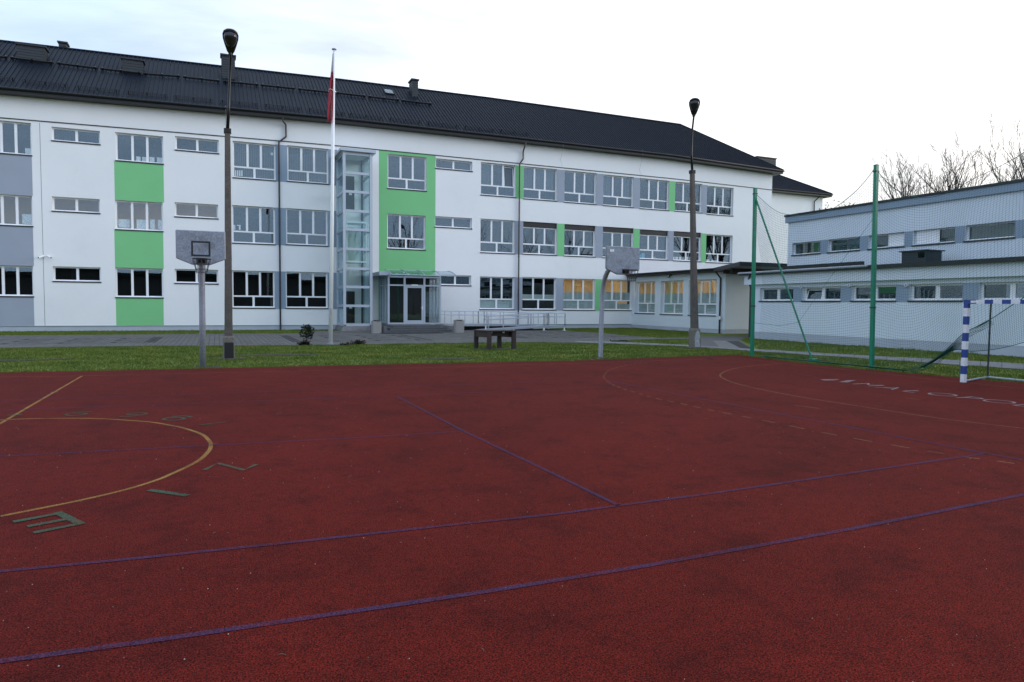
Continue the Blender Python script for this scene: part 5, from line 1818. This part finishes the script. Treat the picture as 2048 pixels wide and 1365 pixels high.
# ================================================================== BASKETBALL HOOPS
def hoop(base, brd, label, frame, goose, ring_u, group):
    B = G(base[0], base[1], GZ)
    t = thing('basketball_hoop', label, 'basketball hoop', (B.x, B.y, GZ), group)
    Yb = B.y - brd[4]
    a, c = onY(brd[0], brd[1], Yb), onY(brd[2], brd[3], Yb)
    cx, wd = (a.x + c.x) / 2, c.x - a.x
    zt, zb = a.z, c.z
    h = zt - zb
    th = .03
    # board outline with clipped lower corners
    poly = [(-.5, 0), (.5, 0), (.5, -.80), (.16, -1), (-.16, -1), (-.5, -.80)] if not frame else [(-.5, 0), (.5, 0), (.5, -.82), (.18, -1), (-.18, -1), (-.5, -.82)]
    V = [(cx + x * wd, zt + z * h) for x, z in poly]
    n = len(V)
    b = MB()
    b.add([(x, Yb, z) for x, z in V] + [(x, Yb + th, z) for x, z in V], [tuple(range(n)), tuple(range(2 * n - 1, n - 1, -1))] + [(i, (i + 1) % n, n + (i + 1) % n, n + i) for i in range(n)])
    bo = b.build('backboard', 'board', t)
    b = MB()
    for i in range(n):
        p, q = Vector((V[i][0], Yb + .045, V[i][1])), Vector((V[(i + 1) % n][0], Yb + .045, V[(i + 1) % n][1]))
        b.tube([p, q], .018, 5)
    b.build('back_rim', 'steel', bo)
    zr = zb + h * .14
    if frame:
        b = MB()
        fw, fh, f0 = .30 * wd / .62 * .82, .46 * h, zb + .24 * h
        for (xa, xb, za, zb2) in ((cx - fw / 2, cx + fw / 2, f0, f0 + .045), (cx - fw / 2, cx + fw / 2, f0 + fh - .045, f0 + fh), (cx - fw / 2, cx - fw / 2 + .045, f0 + .046, f0 + fh - .046), (cx + fw / 2 - .045, cx + fw / 2, f0 + .046, f0 + fh - .046)):
            b.box(xa, xb, Yb - .005, Yb - .0005, za, zb2)
        b.build('target_frame', 'black', bo)
    else:
        b = MB()
        fw = .42
        b.box(cx - .3, cx + .3, Yb - .004, Yb - .0005, zt - .44 * h, zt - .43 * h + .01)
        b.build('worn_target_line', 'steel', bo)
        MB().box(cx - wd * .40, cx - wd * .28, Yb - .006, Yb - .0005, zt - .19 * h, zt - .10 * h).build('sticker', 'paper', bo)
    # ring with bracket and hanging chain net
    rc = Vector((cx + ring_u, Yb - .38, zr))
    b = MB()
    R = .225
    circ = [rc + Vector((R * math.cos(a), R * math.sin(a), 0)) for a in np.linspace(0, 2 * math.pi, 25)]
    b.tube(circ, .012, 6, cap=False)
    ri = b.build('ring', 'black', t, smooth=True)
    b = MB()
    b.box(rc.x - .13, rc.x + .13, Yb - .02, Yb - .002, zr - .10, zr + .05)
    b.add([(rc.x - .12, Yb - .02, zr + .012), (rc.x + .12, Yb - .02, zr + .012), (rc.x + .05, Yb - .17, zr + .012), (rc.x - .05, Yb - .17, zr + .012), (rc.x - .09, Yb - .02, zr - .09), (rc.x + .09, Yb - .02, zr - .09)], [(0, 1, 2, 3), (0, 4, 3), (1, 5, 2), (4, 5, 2, 3)])
    b.build('ring_bracket', 'black', t)
    b = MB()
    for k in range(12):
        a = 2 * math.pi * k / 12
        pts = []
        for (s, zz) in ((1.0, 0), (.9, -.10), (.72, -.22), (.6, -.36)):
            a2 = a + zz * .4
            pts.append(rc + Vector((R * s * math.cos(a2), R * s * math.sin(a2), zz)))
        b.tube(pts, .006, 4, cap=False)
    for (s, zz) in ((.88, -.12), (.66, -.27), (.6, -.36)):
        b.tube([rc + Vector((R * s * math.cos(a), R * s * math.sin(a), zz + .02 * math.sin(a * 6))) for a in np.linspace(0, 6.283, 25)], .005, 4, cap=False)
    b.build('chain_net', 'pipe', ri)
    # post
    zc = zb + h * .35
    Y1 = Yb + .06
    if goose:
        pts = [B - Vector((0, 0, .1))] + [onY(u, v, B.y - f * (brd[4] - .08)) for u, v, f in goose] + [Vector((cx, Y1, zb + h * .5))]
        sm = []
        for i in range(len(pts) - 1):
            p0, p1, p2, p3 = pts[max(i - 1, 0)], pts[i], pts[i + 1], pts[min(i + 2, len(pts) - 1)]
            for s in range(5):
                u = s / 5
                sm.append(.5 * (2 * p1 + (p2 - p0) * u + (2 * p0 - 5 * p1 + 4 * p2 - p3) * u * u + (3 * p1 - p0 - 3 * p2 + p3) * u ** 3))
        sm.append(pts[-1])
        MB().tube(sm, .082, 14).build('post', 'steel', t, smooth=True)
    else:
        qt = onY(403.2, 534, B.y)
        MB().tube([B - Vector((0, 0, .1)), B.lerp(qt, .5), qt, qt + Vector((0, -.05, .14)), qt + Vector((0, -.25, .26)), Vector((cx, Y1, zb + .42))], .085, 14).build('post', 'steel', t, smooth=True)
    b = MB()
    b.box(cx - .34, cx + .34, Y1 - .02, Y1 + .03, zc - .03, zc + .03)
    b.box(cx - .34, cx + .34, Y1 - .02, Y1 + .03, zb + h * .7 - .03, zb + h * .7 + .03)
    b.build('mount', 'steel', t)
    return t
HG = 'basketball hoops beside the red court'
hoop((406, 736), (352, 460.5, 450, 530.5, 0.95), 'basketball hoop with clipped grey backboard and dark square, left of the lamp', True, None, 0.02, HG)
hoop((1201, 717), (1213.5, 493, 1278.5, 550, 1.25), 'basketball hoop on curved grey post, speckled backboard before the annex', False, ((1202.3, 660, 0), (1203.8, 615, 0), (1204.8, 590, .01), (1207.3, 568, .08), (1212.5, 550, .25), (1221, 537, .5)), .10, HG)

# ================================================================== TABLE ON THE LAWN
ta, tb = G(979, 700, GZ), G(1027, 700, GZ)
tc_, td = G(964, 697.5, GZ), G(1014, 696, GZ)
ztab = onY(960, 661, (ta.y + tc_.y) / 2).z
tbl = thing('outdoor_table', 'dark brown slab legged outdoor table standing on the lawn', 'table', ((ta.x + td.x) / 2, (ta.y + td.y) / 2, GZ))
x0, x1 = onY(959.5, 680, ta.y + .25).x, onY(1032.5, 680, ta.y - .05).x
y0, y1 = ta.y - .02, ta.y + 1.0
lw = .17
for (x, y) in ((x0 + .33, y0 + .04), (x1 - lw / 2, y0 + .04), (x0 + .1, y1 - .05), (x1 - .36, y1 - .05)):
    MB().box(x - lw / 2, x + lw / 2, y - .06, y + .06, GZ - .05, ztab - .03).build('leg', 'brown', tbl)
for (xa, xb, xc, xd) in ((x0 + .33, x0 + .1, 0, 0), (x1 - lw / 2, x1 - .36, 0, 0)):
    p, q = Vector((xa, y0 + .1, ztab - .16)), Vector((xb, y1 - .1, ztab - .16))
    d = (q - p).normalized()
    MB().frame(p, Vector((0, 0, 1)), d.cross(Vector((0, 0, 1))), d, .26, .10, (q - p).length).build('end_rail', 'brown', tbl)
b = MB()
b.box(x0 + .36, x1 - .22, y0 + .22, y0 + .27, ztab - .24, ztab - .034)
b.build('side_rail', 'brown', tbl)
MB().box(x0 + .36, x1 - .4, y1 - .3, y1 - .25, ztab - .24, ztab - .034).build('side_rail', 'brown', tbl)
b = MB()
b.add([(x0 + .2, y0 - .04, ztab - .03), (x1 + .02, y0 - .04, ztab - .03), (x1 - .22, y1 + .02, ztab - .03), (x0, y1 + .02, ztab - .03), (x0 + .2, y0 - .04, ztab + .01), (x1 + .02, y0 - .04, ztab + .01), (x1 - .22, y1 + .02, ztab + .01), (x0, y1 + .02, ztab + .01)],
      [(0, 3, 2, 1), (4, 5, 6, 7), (0, 1, 5, 4), (1, 2, 6, 5), (2, 3, 7, 6), (3, 0, 4, 7)])
b.build('tabletop', mat('worn_brown_tabletop', (.045, .036, .034), .5, .3, 8), tbl)
for x in ((x0 + x1) / 2 - .28, (x0 + x1) / 2 + .28):
    MB().box(x - .05, x + .05, y0 + .2, y0 + .218, ztab - .12, ztab - .05).build('bracket', 'white', tbl)

# ================================================================== SHRUBS
SB = G(613.5, 691, GZ)
sh = thing('pine_shrub', 'small round dark pine on a thin stem beside the flagpole', 'shrub', (SB.x, SB.y, GZ))
MB().tube([SB - Vector((0, 0, .05)), SB + Vector((.01, 0, .3)), SB + Vector((-.01, 0, .75))], [.028, .022, .015], 8).build('stem', 'bark', sh)
b = MB()
cz = onY(614, 665, SB.y).z
Rr = (onY(631, 665, SB.y).x - onY(599, 665, SB.y).x) / 2
for i in range(150):
    d = Vector((random.gauss(0, 1), random.gauss(0, 1), random.gauss(0, 1))).normalized()
    r = Rr * random.uniform(.45, .95)
    c = Vector((SB.x, SB.y, cz)) + Vector((d.x * r, d.y * r, d.z * r * 1.05))
    ax = (d + Vector((0, 0, .8))).normalized()
    for k in range(22):
        e = (ax + Vector((random.gauss(0, .55), random.gauss(0, .55), random.gauss(0, .45)))).normalized() * random.uniform(.06, .12)
        s = e.cross(Vector((random.random(), random.random(), random.random()))).normalized() * .008
        b.add([c - s, c + s, c + e], [(0, 1, 2)])
b.build('crown', 'pine', sh, recalc=False)
def lowshrub(u, v, r, h, label, n=120):
    c = G(u, v, GZ)
    b = MB()
    for i in range(n):
        a = random.uniform(0, 6.28)
        q = r * math.sqrt(random.random())
        p = c + Vector((q * math.cos(a), q * .7 * math.sin(a), 0))
        t = Vector((random.gauss(0, .06), random.gauss(0, .06), h * random.uniform(.3, 1) * (1 - .5 * q / r)))
        b.tube([p, p + t], .004, 3)
        for k in range(5):
            m = p + t * random.uniform(.3, 1)
            e = Vector((random.gauss(0, .05), random.gauss(0, .05), random.gauss(.01, .04)))
            s = Vector((-e.y, e.x, 0)) * .5
            b.add([m, m + e * .6 + s, m + e, m + e * .6 - s], [(0, 1, 2, 3)])
    tag(b.build('low_shrub', 'leafbrown', recalc=False), label, 'shrub', 'small withered shrubs at the lawn edge')
lowshrub(609, 691.5, .22, .28, 'low dark shrub at the foot of the small round pine', 150)
lowshrub(694, 691, .35, .10, 'flat dark ground shrub just right of the flagpole foot', 60)
lowshrub(716, 690, .28, .30, 'sparse upright withered shrub furthest right of the flagpole', 80)
lowshrub(1238, 684.5, .5, .12, 'small dark tuft at the tip of the grass island by the path', 60)

# ================================================================== SECURITY CAMERAS
for u, du, lab in ((86, -1, 'white security camera on the wall pointing left'), (97, 1, 'white security camera on the wall pointing right')):
    p = onY(u, 514.5, F)
    t = thing('security_camera', lab, 'camera', tuple(p), 'security cameras on the school wall')
    MB().tube([p + Vector((0, 0, .05)), p + Vector((0, -.1, .05))], .045, 10).build('mount', 'pvc', t)
    d = Vector((du * .72, -.6, -.35)).normalized()
    q = p + Vector((0, -.12, .03))
    MB().tube([q - d * .06, q + d * .24], .05, 12).build('housing', 'pvc', t, smooth=False)
    MB().tube([q + d * .24, q + d * .247], .04, 12).build('lens', 'black', t)

# ================================================================== SAFETY NET
P1, P2 = G(1504, 712, 0), G(1743, 735.5, 0)
dP = (P2 - P1)
dP.z = 0
P3 = P2 + dP * 1.0
uN = dP.normalized()
nN = Vector((-uN.y, uN.x, 0))
def netpost(P, top, label):
    T = onY(top[0], top[1], P.y)
    lean = Vector((T.x - P.x, 0, 0))
    t = thing('net_post', label, 'post', (P.x, P.y, 0), 'green posts carrying the safety net')
    b = MB()
    s = .052
    vs = [(P.x + a * s, P.y + c * s, -.1) for a, c in ((-1, -1), (1, -1), (1, 1), (-1, 1))] + [(T.x + a * s, P.y + c * s, T.z) for a, c in ((-1, -1), (1, -1), (1, 1), (-1, 1))]
    b.add(vs, [(0, 3, 2, 1), (4, 5, 6, 7), (0, 1, 5, 4), (1, 2, 6, 5), (2, 3, 7, 6), (3, 0, 4, 7)])
    b.build('shaft', 'post', t)
    MB().box(T.x - s * 1.1, T.x + s * 1.1, P.y - s * 1.1, P.y + s * 1.1, T.z, T.z + .015).build('cap', 'post', t)
    for f in (.30, .97):
        c = P.lerp(T, f)
        MB().box(c.x - s * 1.25, c.x + s * 1.25, c.y - s * 1.25, c.y + s * 1.25, c.z - .02, c.z + .02).build('clamp', 'pipe', t)
    return T
T1 = netpost(P1, (1510.5, 378), 'green net post with slanting brace, at the court corner')
T2 = netpost(P2, (1752.5, 331), 'tallest looking green net post, standing between brace and goal')
MBr = MB()
bf = G(1624, 720.5, 0)
q = P1.lerp(T1, .955)
MBr.tube([q, Vector((bf.x, bf.y, 0.02))], .034, 8)
pst = [o for o in bpy.data.objects if o.name.startswith('net_post')][0]
MBr.build('brace', 'post', pst)
MB().box(bf.x - .05, bf.x + .22, bf.y - .12, bf.y + .12, -.06, .04).build('brace_foot', 'post', pst)
# rope and net surface; s runs along the posts, top and bottom edges follow the photographed sag
def on_net(u, v, off=0.0):
    d = _ray(u, v)
    o = P1 + nN * off
    k = (o - CAM).dot(nN) / d.dot(nN)
    return CAM + d * k
topL = [on_net(*q) for q in ((1514.5, 391), (1541.5, 415), (1566, 427.7), (1606, 431), (1630.8, 427.7), (1664.6, 418), (1704.6, 389), (1732, 360), (1749, 337))]
botL = [on_net(*q) for q in ((1518, 712.5), (1548, 718), (1580, 722), (1612, 726), (1640, 729), (1670, 732), (1700, 735), (1722, 737.5), (1743, 740))]
leftL = [on_net(*q) for q in ((1514.5, 391), (1514.5, 464), (1523, 520), (1526, 566), (1520, 652), (1518.5, 677), (1518, 712.5))]
rightL = [T2 + Vector((0, 0, -.08)), P2.lerp(T2, .5), P2 + Vector((0, 0, .02))]
def poly_at(P, t):
    L = [0]
    for a, c in zip(P, P[1:]):
        L.append(L[-1] + (c - a).length)
    x = t * L[-1]
    for i in range(len(P) - 1):
        if x <= L[i + 1] or i == len(P) - 2:
            return P[i].lerp(P[i + 1], (x - L[i]) / max(L[i + 1] - L[i], 1e-9))
def cat(P, k=8):
    out = []
    for i in range(len(P) - 1):
        p0, p1, p2, p3 = P[max(i - 1, 0)], P[i], P[i + 1], P[min(i + 2, len(P) - 1)]
        for s in range(k):
            t = s / k
            out.append(.5 * (2 * p1 + (p2 - p0) * t + (2 * p0 - 5 * p1 + 4 * p2 - p3) * t * t + (3 * p1 - p0 - 3 * p2 + p3) * t ** 3))
    return out + [P[-1]]
def resample(P, n):
    P = np.array([tuple(p) for p in P])
    L = np.concatenate([[0], np.cumsum(np.linalg.norm(np.diff(P, axis=0), axis=1))])
    t = np.linspace(0, L[-1], n)
    return np.stack([np.interp(t, L, P[:, k]) for k in range(3)], 1)
def coons(top, bot, left, right, ns, nt):
    T_, B_ = resample(cat(top), ns), resample(cat(bot), ns)
    L_, R_ = resample(cat(left), nt), resample(cat(right), nt)
    s = np.linspace(0, 1, ns)[:, None, None]
    t = np.linspace(0, 1, nt)[None, :, None]
    S = (1 - t) * T_[:, None] + t * B_[:, None] + (1 - s) * L_[None] + s * R_[None]
    S -= (1 - s) * (1 - t) * T_[0] + s * (1 - t) * T_[-1] + (1 - s) * t * B_[0] + s * t * B_[-1]
    return S
def threads(S, r):
    """square cords along both directions of a grid of points"""
    V, Fq = [], []
    base = 0
    for G_ in (S, S.transpose(1, 0, 2)):
        m, n, _ = G_.shape
        d = np.gradient(G_, axis=1)
        d /= np.linalg.norm(d, axis=2, keepdims=True) + 1e-9
        ref = np.array([nN.x, nN.y, 0.02])
        a = np.cross(d, ref)
        a /= np.linalg.norm(a, axis=2, keepdims=True) + 1e-9
        c = np.cross(d, a)
        ring = np.stack([G_ + r * a, G_ + r * c, G_ - r * a, G_ - r * c], 2)     # m,n,4,3
        V.append(ring.reshape(-1, 3))
        i = (np.arange(m)[:, None, None] * n + np.arange(n - 1)[None, :, None]) * 4
        k = np.arange(4)[None, None, :]
        f = np.stack([i + k, i + (k + 1) % 4, i + 4 + (k + 1) % 4, i + 4 + k], -1).reshape(-1, 4) + base
        Fq.append(f)
        base += m * n * 4
    return np.concatenate(V), np.concatenate(Fq)
def mesh_np(name, V, Fq, m, parent=None):
    o3 = ORG.get(parent.name, Vector((0, 0, 0))) if parent else Vector((0, 0, 0))
    V = V - np.array(tuple(o3))
    me = bpy.data.meshes.new(name)
    me.vertices.add(len(V))
    me.vertices.foreach_set('co', V.astype(np.float32).ravel())
    me.loops.add(Fq.size)
    me.loops.foreach_set('vertex_index', Fq.ravel().astype(np.int32))
    me.polygons.add(len(Fq))
    me.polygons.foreach_set('loop_start', (np.arange(len(Fq)) * Fq.shape[1]).astype(np.int32))
    me.materials.append(M[m])
    me.update(calc_edges=True)
    o = bpy.data.objects.new(name, me)
    COL.objects.link(o)
    if parent:
        o.parent = parent
    return o
net = thing('safety_net', 'sagging dark green ball net strung between green posts and tied up behind the goal', 'net', tuple((P1 + P2) / 2))
CELL = 0.08
topR = [T2 + Vector((0, 0, -.08))] + [on_net(*q) for q in ((1768, 358), (1800, 384), (1845, 396), (1895, 386), (1947, 358), (1990, 338), (2048, 306), (2110, 262))]
edge = [(1743, 740), (1780, 741.5), (1816, 741), (1854, 728.6), (1892, 702), (1926.7, 668.5), (1974, 644), (2031, 607), (2110, 556)]
offs = [0, .0, -.05, -.15, -.35, -.75, -.6, -.35, 0]
botR = [on_net(*q, off=o) for q, o in zip(edge, offs)]
for q in botR[:3]:
    q.z = max(q.z, .015)
rightR = [topR[-1], topR[-1].lerp(botR[-1], .5), botR[-1]]
for nm, tp, bt, lf, rt in (('net_panel', topL, botL, leftL, rightL), ('net_panel', topR, botR, list(reversed(rightL[::-1])), rightR)):
    ns, nt = int(5.6 / CELL), int(5.2 / CELL)
    S = coons(tp, bt, lf, rt, ns, nt)
    s = np.linspace(0, 1, ns)[:, None]
    t = np.linspace(0, 1, nt)[None, :]
    belly = .22 * np.sin(math.pi * s) * np.sin(math.pi * t) + .02 * np.sin(9 * s + 4 * t)
    S += belly[..., None] * np.array([nN.x, nN.y, 0]) * -1
    V, Fq = threads(S, .0023)
    stuff(mesh_np(nm, V, Fq, 'net', net))
    b = MB()
    b.tube(cat(tp), .008, 5)
    b.tube([p + Vector((0, 0, .01)) for p in cat(bt)], .010, 5)
    b.build('edge_rope', 'net', net)
q3 = topR[-1]
p3t = thing('net_post', 'green net post holding the far end of the net behind the goal', 'post', (q3.x, q3.y, 0), 'green posts carrying the safety net')
MB().box(q3.x - .052, q3.x + .052, q3.y - .104, q3.y, -.1, T2.z).build('shaft', 'post', p3t)
MB().box(q3.x - .058, q3.x + .058, q3.y - .11, q3.y + .006, T2.z, T2.z + .015).build('cap', 'post', p3t)
# the slack bundle hanging under the tie
fU = [on_net(u, v, o) for u, v, o in ((1838, 737, -.1), (1870, 718, -.3), (1900, 696, -.5), (1926.7, 669, -.78), (1974, 644.5, -.63), (2031, 607.5, -.38), (2110, 556.5, -.03))]
fD = [on_net(u, v, o) for u, v, o in ((1850, 735, -.1), (1882, 715, -.3), (1912, 700, -.45), (1944, 703, -.5), (1995, 698, -.4), (2048, 685, -.3), (2110, 664, -.03))]
S = coons(fU, fD, [fU[0], fU[0].lerp(fD[0], .5), fD[0]], [fU[-1], fU[-1].lerp(fD[-1], .5), fD[-1]], 78, 24)
V, Fq = threads(S, .0026)
stuff(mesh_np('slack_net', V, Fq, 'net', net))
b = MB()
b.tube(cat(fD), .009, 5)
for k in range(5):
    o = k * .035
    pts = [on_net(u + k * 2.0, v + k * 2.2 - 3, of - .02 * k) for u, v, of in ((1816, 741, -.08), (1854, 729, -.18), (1892, 702, -.36), (1927, 671, -.76), (1950, 658, -.72), (1980, 642, -.6))]
    b.tube(cat(pts), .007, 4)
b.build('edge_rope', 'net', net)
b = MB()
lie = [on_net(u, v) for u, v in ((1530, 715), (1570, 721.5), (1612, 726.8), (1660, 731.5), (1710, 736.5), (1760, 741), (1815, 742))]
for k in range(4):
    b.tube([Vector((p.x - .05 * k + .03 * math.sin(i + k), p.y + .02 * math.cos(2 * i + k), .012 + .01 * k)) for i, p in enumerate(lie)], .012, 5)
b.build('hem_rope', 'net', net)
b = MB()
b.tube([P1.lerp(T1, .20), on_net(1560, 652), on_net(1597, 645), on_net(1650, 570), on_net(1748, 435)], .005, 4)
b.build('tension_line', 'net', net)

# ================================================================== HANDBALL GOAL
GB = G(1926.5, 765, 0)
gt = onY(1935, 600, GB.y)
goal = thing('handball_goal', 'blue and white striped handball goal at the right end of the court', 'goal', (GB.x, GB.y, 0))
gs = .05
HZ = 2.05
GT = Vector((GB.x + (gt.x - GB.x) * .6, GB.y, gt.z))
HZ = GT.z
def goalpost(P, lean):
    bands = 10
    obs = []
    b = MB()
    for i in range(bands):
        z0, z1 = HZ * i / bands, HZ * (i + 1) / bands
        x0, x1 = P.x + lean * i / bands, P.x + lean * (i + 1) / bands
        b.add([(x0 - gs, P.y - gs, z0), (x0 + gs, P.y - gs, z0), (x0 + gs, P.y + gs, z0), (x0 - gs, P.y + gs, z0), (x1 - gs, P.y - gs, z1), (x1 + gs, P.y - gs, z1), (x1 + gs, P.y + gs, z1), (x1 - gs, P.y + gs, z1)],
              [(0, 1, 5, 4), (1, 2, 6, 5), (2, 3, 7, 6), (3, 0, 4, 7)] + ([(0, 3, 2, 1)] if i == 0 else []) + ([(4, 5, 6, 7)] if i == bands - 1 else []), i % 2)
    return b.build('goal_post', ['goalwhite', 'goalblue'], goal, recalc=False)
lean = GT.x - GB.x
goalpost(GB, lean)
goalpost(GB + Vector((0, -3.08, 0)), lean)
b = MB()
xg = GB.x + lean
ys = [GB.y - gs - .001 - (3.08 - 2 * gs - .002) * i / 15 for i in range(16)]
for i in range(15):
    b.box(xg - gs, xg + gs, ys[i], ys[i + 1], HZ - 2 * gs, HZ - .002, 1 - (i % 2) if i else 1)
b.build('crossbar', ['goalwhite', 'goalblue'], goal, recalc=False)
BP = G(1975, 757, 0)
bz = onY(1973.5, 607, BP.y).z
for dy in (0, -2.2):
    b = MB()
    b.tube([(BP.x, BP.y + dy, 0), (BP.x, BP.y + dy, bz)], .022, 8)
    b.tube([(BP.x, BP.y + dy, bz), (xg, GB.y + (-.3 if dy == 0 else -2.8), HZ - .06)], .018, 6)
    b.build('rear_upright', 'pipe', goal)
b = MB()
b.tube([(GB.x + .04, GB.y, .03), (BP.x, BP.y, .03), (BP.x, BP.y - 2.2, .03), (GB.x + .04, GB.y - 3.08, .03)], .028, 8)
b.build('ground_frame', 'steel', goal)
MB().box(xg - gs - .004, xg - gs - .0005, GB.y - .30, GB.y - .12, HZ - .075, HZ - .02).build('worn_sticker', 'paper', goal)

# ================================================================== BARE TREES
def make_tree(name, label, H, spread, seed, group=None, leaves=0, pos=(0, 0), stems=6, twig=1.8, deep=4, base=.35, up0=0.62):
    rd = random.Random(seed)
    t = thing(name, label, 'tree', (pos[0], pos[1], GZ), group)
    tr, br = MB(), MB()
    lv = MB()
    O = Vector((pos[0], pos[1], GZ))
    r0 = H * .014
    fork = O + Vector((0, 0, H * base))
    tr.tube([O - Vector((0, 0, .2)), O.lerp(fork, .5) + Vector((.06, 0, 0)), fork], [r0 * 1.35, r0 * 1.05, r0 * .9], 8)
    ends = []
    def grow(p, d, L, r, lev):
        n = 4 if lev < 2 else 3
        pts, rs = [p], [r]
        q, dd = p.copy(), d.copy()
        for i in range(n):
            dd = (dd + Vector((rd.gauss(0, .12), rd.gauss(0, .12), rd.gauss(.05, .07)))).normalized()
            q = q + dd * (L / n)
            pts.append(q.copy())
            rs.append(max(r * (1 - .62 * (i + 1) / n), .0045 * twig))
        br.tube(pts, rs, 5 if lev < 2 else 3, cap=False)
        if lev >= deep:
            ends.append(q)
            return
        kids = rd.randint(4, 5) if lev < 1 else rd.randint(2, 4)
        for k in range(kids):
            f = .25 + .75 * (k + rd.random()) / kids
            i = min(int(f * n), n - 1)
            pp = pts[i].lerp(pts[i + 1], f * n - i)
            dl = (pts[i + 1] - pts[i]).normalized()
            sd = dl.cross(Vector((rd.gauss(0, 1), rd.gauss(0, 1), rd.gauss(0, 1)))).normalized()
            nd = (dl * .82 + sd * rd.uniform(.30, .55) + Vector((0, 0, .18))).normalized()
            grow(pp, nd, L * rd.uniform(.42, .66), max(rs[i] * .62, .005 * twig), lev + 1)
    for s in range(stems):
        a = 2 * math.pi * (s + rd.random() * .6) / stems
        out = spread * rd.uniform(.35, 1.0) if s else .08
        d = Vector((math.cos(a) * out, math.sin(a) * out, 1)).normalized()
        grow(fork - Vector((0, 0, rd.uniform(0, H * .10))), d, H * up0 * rd.uniform(.8, 1.0), r0 * .62, 0)
    tr.build('trunk', 'bark', t, smooth=True, recalc=False)
    if leaves:
        for q in ends:
            for k in range(leaves):
                c = q + Vector((rd.gauss(0, .25), rd.gauss(0, .25), rd.gauss(0, .25)))
                e = Vector((rd.gauss(0, 1), rd.gauss(0, 1), rd.gauss(0, 1))).normalized() * rd.uniform(.06, .13)
                s = e.cross(Vector((rd.random(), rd.random(), 1))).normalized() * .05
                lv.add([c - e, c + s, c + e, c - s], [(0, 1, 2, 3)])
        lv.build('withered_foliage', 'leafbrown', t, recalc=False)
    br.build('crown', 'bark', t, recalc=False)
    return t
TG = 'bare trees behind the sports hall'
def place(u, v, depth):
    p = atD(u, v, depth)
    return (p.x, p.y), p.z - GZ
pos, H = place(1812, 322, 52)
make_tree('bare_tree', 'shortest bare tree behind the hall roof, right beside the tall net post', H * .95, .20, 11, TG, pos=pos, stems=6, base=.52, up0=.38, twig=1.7)
pos, H = place(1912, 294, 52)
make_tree('bare_tree', 'bare tree behind the hall, middle of the three open crowns', H * .95, .24, 23, TG, pos=pos, stems=7, base=.50, up0=.40)
pos, H = place(2035, 262, 52)
make_tree('bare_tree', 'largest bare tree behind the hall at the right edge', H * .96, .28, 35, TG, pos=pos, stems=7, base=.46, up0=.43)
pos, H = place(1703, 388, 60)
make_tree('thinning_tree', 'low tree with withered leaves behind the hall next to the white rear wing', H * .95, .42, 41, TG, leaves=2, pos=pos, stems=6, base=.6, up0=.26, deep=3)
pos, H = place(1752, 384, 60)
make_tree('bare_tree', 'low bare shrubby tree half hidden by the tall net post', H * .93, .30, 57, TG, pos=pos, stems=6, base=.6, up0=.26, deep=4)

# ================================================================== what stands behind the photographer and shows in the panes
MBh = MB()
back = thing('opposite_building', 'dark low building reflected in the ground floor panes of the school', 'building', (12, -42, 0))
MB().box(-45, 70, -52, -42, -.1, 6.3).build('wall', mat('far_grey_render', (.06, .06, .065), .9), back)
MB().box(-46, 71, -53, -41.4, 6.31, 6.9).build('roof', 'fascia', back)
tg2 = 'bare trees behind the photographer reflected in the panes'
for x, y, h, sd_, lab in ((34, -30, 15.5, 101, 'bare tree reflected in the first floor panes right of the second downpipe'), (47, -34, 17.5, 102, 'bare tree reflected low in the top floor panes above the annex'), (58, -32, 16, 103, 'spreading bare tree reflected in the panes above the curved hoop'),
                          (24, -36, 13.5, 104, 'bare tree reflected in the panes beside the second downpipe'), (69, -35, 18, 105, 'tall bare tree reflected in the panes nearest the right end'), (5, -37, 12, 106, 'small bare tree reflected in the panes left of the flagpole')):
    make_tree('bare_tree', lab, h, .55, sd_, tg2, pos=(x, y), stems=6, deep=3, twig=2.2, base=.3, up0=.6)
